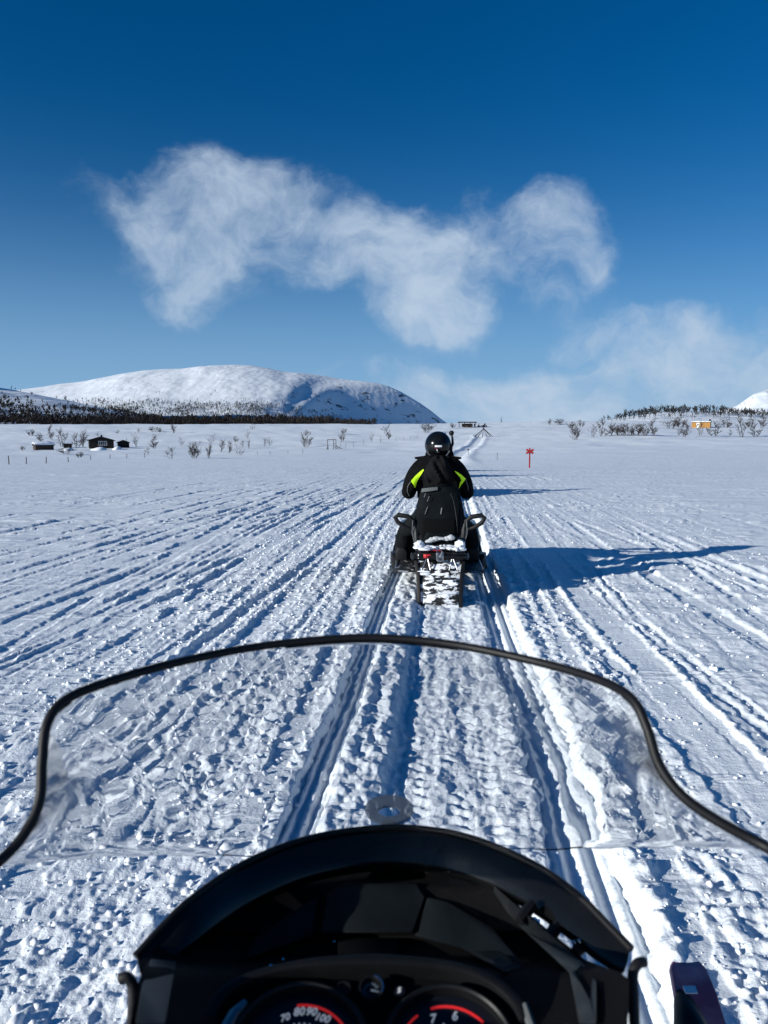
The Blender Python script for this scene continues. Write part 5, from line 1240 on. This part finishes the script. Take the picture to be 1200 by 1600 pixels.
# cluster moulding with a raised brow
brow = [(318, 1605), (336, 1568), (372, 1540), (430, 1520), (500, 1508), (583, 1503), (660, 1508), (730, 1520), (780, 1543), (815, 1575), (830, 1605)]
bp = [gp(a, b) for a, b in brow]
rings = [[q + gn * -.03, q + gn * .012, q + (GC - q).normalized() * .010 + gn * .012, q + (GC - q).normalized() * .012 + gn * -.03] for q in cr(bp, 4)]
MB().loft(rings).build('gauge_brow', M['black_plastic'], own, off=BASE, bevel=.003)
fl_ = cr(bp, 4); pl = [q + gn * -.004 for q in fl_] + [gp(830, 1720, -.004), gp(318, 1720, -.004)]
MB().add(pl + [q - gn * .02 for q in pl], [tuple(range(len(pl))), tuple(range(2 * len(pl) - 1, len(pl) - 1, -1))] + [(i, (i + 1) % len(pl), len(pl) + (i + 1) % len(pl), len(pl) + i) for i in range(len(pl))]).build('gauge_panel', M['matte_black'], own, off=BASE, smooth=False)
def text(s, c, h, rot, m, parent, name='numeral', lift=.0):
    cu = bpy.data.curves.new('tmp', 'FONT'); cu.body = s; cu.size = h * 1.38; cu.align_x = 'CENTER'; cu.align_y = 'CENTER'; cu.extrude = .0002; cu.offset = h * .022; cu.resolution_u = 3
    o = bpy.data.objects.new('tmp', cu); col.objects.link(o); bpy.context.view_layer.update()
    me = bpy.data.meshes.new_from_object(o.evaluated_get(bpy.context.evaluated_depsgraph_get())); bpy.data.objects.remove(o)
    me.name = name; me.materials.clear(); me.materials.append(m)
    rot_m = Matrix((gu, gv, gn)).transposed() @ Matrix.Rotation(rot, 3, 'Z')
    sh = Matrix(((1, .18, 0), (0, 1, 0), (0, 0, 1)))
    for v in me.vertices: v.co = rot_m @ (sh @ v.co) + c - BASE
    return link(name, me, parent)
def gauge(cx, cy, rpx, arcs, nums, ticks, label=None):
    c = gp(cx, cy); r = rpx * MPP
    bz = MB().disc(c, gn, r * 1.22, r * 1.32, .012, 72, U=U2).build('gauge', M['black_plastic'], own, off=BASE, bevel=.0015, seg=1)
    if label: bz['label'] = label
    MB().disc(c - gn * .002, gn, 0.0001, r * 1.22, .003, 64, U=U2).build('dial', M['dial_face'], bz, off=BASE)
    for a0, a1, w_ in arcs:
        MB().disc(c + gn * .0012, gn, r * (1 - w_), r, .0006, 40, R(a0), R(a1), U=U2).build('red_arc', M['dial_red'], bz, off=BASE, smooth=False)
    for s, px, py, h, ro in nums: text(s, gp(px, py, .0014), h * MPP, R(ro), M['dial_print'], bz)
    for a in ticks:
        d = gu * math.cos(R(a)) + gv * math.sin(R(a)); w_ = gn.cross(d)
        q0, q1 = c + d * r * .58 + gn * .0013, c + d * r * .64 + gn * .0013; e = w_ * MPP * 1.1
        MB().add([q0 - e, q0 + e, q1 + e, q1 - e, q0 - e + gn * .0004, q0 + e + gn * .0004, q1 + e + gn * .0004, q1 - e + gn * .0004], [(3, 2, 1, 0), (4, 5, 6, 7), (0, 1, 5, 4), (1, 2, 6, 5), (2, 3, 7, 6), (3, 0, 4, 7)]).build('tick', M['dial_print'], bz, off=BASE, smooth=False)
    nd = gu * math.cos(R(215)) + gv * math.sin(R(215))
    MB().tube([c + gn * .004, c + nd * r * .75 + gn * .004], [.002, .0008], n=6).build('needle', M['dial_red'], bz, off=BASE)
    MB().disc(c + gn * .001, gn, .0001, r * .13, .005, 20, U=U2).build('hub', M['black_plastic'], bz, off=BASE)
gauge(466, 1656, 83, [(28, 97, .042)], [('70', 446, 1590, 11, 18), ('80', 468, 1581, 13, 6), ('90', 487, 1581, 13, -4), ('100', 504, 1591, 12, -14)], range(40, 150, 9), 'left speed gauge reading 70 to 100 under a red arc')
gauge(702, 1653, 78, [(42, 108, .045), (126, 160, .035)], [('7', 677, 1592, 14, 8), ('6', 711, 1588, 14, 2)], (60, 96, 140), 'right engine gauge marked 7 and 6 under a red arc')
# paler strips on the cluster rim, the left one standing for caught light
MB().tube([gp(352, 1612, .01), gp(366, 1585, .01), gp(384, 1566, .01)], [.0055, .005, .003], n=8).build('rim_strip', M['metal'], own, off=BASE)
MB().tube([gp(820, 1570, .01), gp(828, 1595, .01), gp(834, 1612, .01)], [.003, .004, .004], n=8).build('rim_strip', M['grey_strap'], own, off=BASE)
# small fuel gauge, blank and lamp between the dials
c = gp(580, 1552); sg = MB().disc(c, gn, 17 * MPP, 20 * MPP, .008, 36, U=U2).build('fuel_gauge', M['black_plastic'], own, off=BASE)
MB().disc(c - gn * .001, gn, .0001, 17 * MPP, .003, 32, U=U2).build('dial', M['dial_face'], sg, off=BASE)
MB().disc(c + gn * .006, gn, 17.5 * MPP, 20.5 * MPP, .003, 20, R(-30), R(75), U=U2).build('bezel_edge', M['chrome'], sg, off=BASE)
for a in range(35, 215, 22):
    d = gu * math.cos(R(a)) + gv * math.sin(R(a)); MB().tube([c + d * 10 * MPP + gn * .0028, c + d * 14 * MPP + gn * .0028], .0009, n=5).build('tick', M['loop_grey'], sg, off=BASE)
MB().tube([c + gn * .004, c + gu * 13 * MPP - gv * 3 * MPP + gn * .004], [.0012, .0006], n=5).build('needle', M['loop_grey'], sg, off=BASE)
c = gp(537, 1552); MB().disc(c, gn, .0001, 11 * MPP, .005, 28, U=U2).disc(c, gn, 9 * MPP, 12 * MPP, .007, 28, U=U2).build('button', M['black_plastic'], own, off=BASE)
c = gp(624, 1553); lm = MB().disc(c, gn, .0001, 8.5 * MPP, .004, 24, U=U2).build('warning_lamp', M['dial_face'], own, off=BASE)
text('S', c + gn * .0045, 9 * MPP, 0, M['white_print'], lm, 'letter')
# bent side guards
for pts in ([(188, 1530, .58), (198, 1527, .58), (207, 1540, .58), (208, 1570, .575), (205, 1620, .57), (200, 1690, .56)], [(1006, 1503, .62), (996, 1506, .615), (989, 1522, .61), (990, 1560, .60), (992, 1620, .585), (995, 1690, .57)]):
    MB().tube(cr([P(*t) for t in pts], 5), .0044, n=10).build('side_guard', M['rubber'], own, off=BASE)
# see-through ring built to stand for a reflection in the windshield
c = P(608, 1266, 1.12); dn = Vector((0, -.45, .9)).normalized(); du = Vector((1, 0, 0)); dv = dn.cross(du)
a_, b_ = 37 / F * 1.2, 19 / F * 1.25
rg_ = []
for k in range(40):
    t = 2 * math.pi * k / 40; ca, sa = math.cos(t), math.sin(t); q = c + du * a_ * ca + dv * b_ * 1.25 * sa; qi = c + du * a_ * .46 * ca + dv * (b_ * .50 * sa - .004)
    rg_.append([q, qi, qi + dn * .006, q + dn * .006])
rg_.append(rg_[0]); lp_ = MB().loft(rg_, cap=False); lp_.tube([c - dv * b_ * 1.2, c - dv * b_ * 1.8 - dn * .05, Vector((0, 1.11, .79))], .012, n=8)
lp_.build('reflected_loop', M['reflection_grey'], own, off=BASE)
# skis, seen past the right side of the console
for s, xp, xt in ((-1, -.44, -.46), (1, .705, .672)):
    def tr(u, y_, z_): return Vector((xp + (xt - xp) * (y_ - .92) / .68 + u, y_, z_))
    prof = ((.35, .055, .0), (.45, .060, -.02), (1.0, .060, -.025), (1.25, .058, .0), (1.40, .054, .09), (1.50, .049, .225), (1.56, .045, .285), (1.60, .039, .315), (1.615, .030, .322))
    sk = MB().loft([[tr(-w_, y_, z_), tr(-w_ * .25, y_, z_ - .014), tr(w_ * .25, y_, z_ - .014), tr(w_, y_, z_), tr(w_, y_ - .012, z_ + .018), tr(w_ * .5, y_ - .008, z_ + .012), tr(-w_ * .5, y_ - .008, z_ + .012), tr(-w_, y_ - .012, z_ + .018)] for y_, w_, z_ in prof]).build('ski', M['maroon'], own, off=BASE, bevel=.004)
    hd = [tr(-.030, 1.565, .298), tr(-.036, 1.53, .300), tr(-.043, 1.48, .285), tr(-.045, 1.40, .26), tr(-.04, 1.25, .2), tr(-.02, 1.0, .06)]
    MB().tube(hd, [.005, .020, .034, .04, .04, .03], n=12).build('ski_handle', M['black_plastic'], sk, off=BASE)
    MB().box(tr(-.020, 1.535, .322), (.026, .016, .004), rot=Matrix.Rotation(.25, 3, 'X')).build('sticker', M['white_print'], sk, off=BASE)
    MB().loft([[tr(a * .035, y_ + b * .05, z_) for a, b in ((-1, -1), (1, -1), (1, 1), (-1, 1))] for y_, z_ in ((.92, .02), (.90, .25), (.86, .42))]).build('spindle', M['black_plastic'], own, off=BASE, bevel=.008)
    for z_ in (.26, .38): MB().tube([(s * .2, .85, z_ + .05), tr(0, .9, z_)], .014, n=8).build('suspension_arm', M['black_plastic'], own, off=BASE)
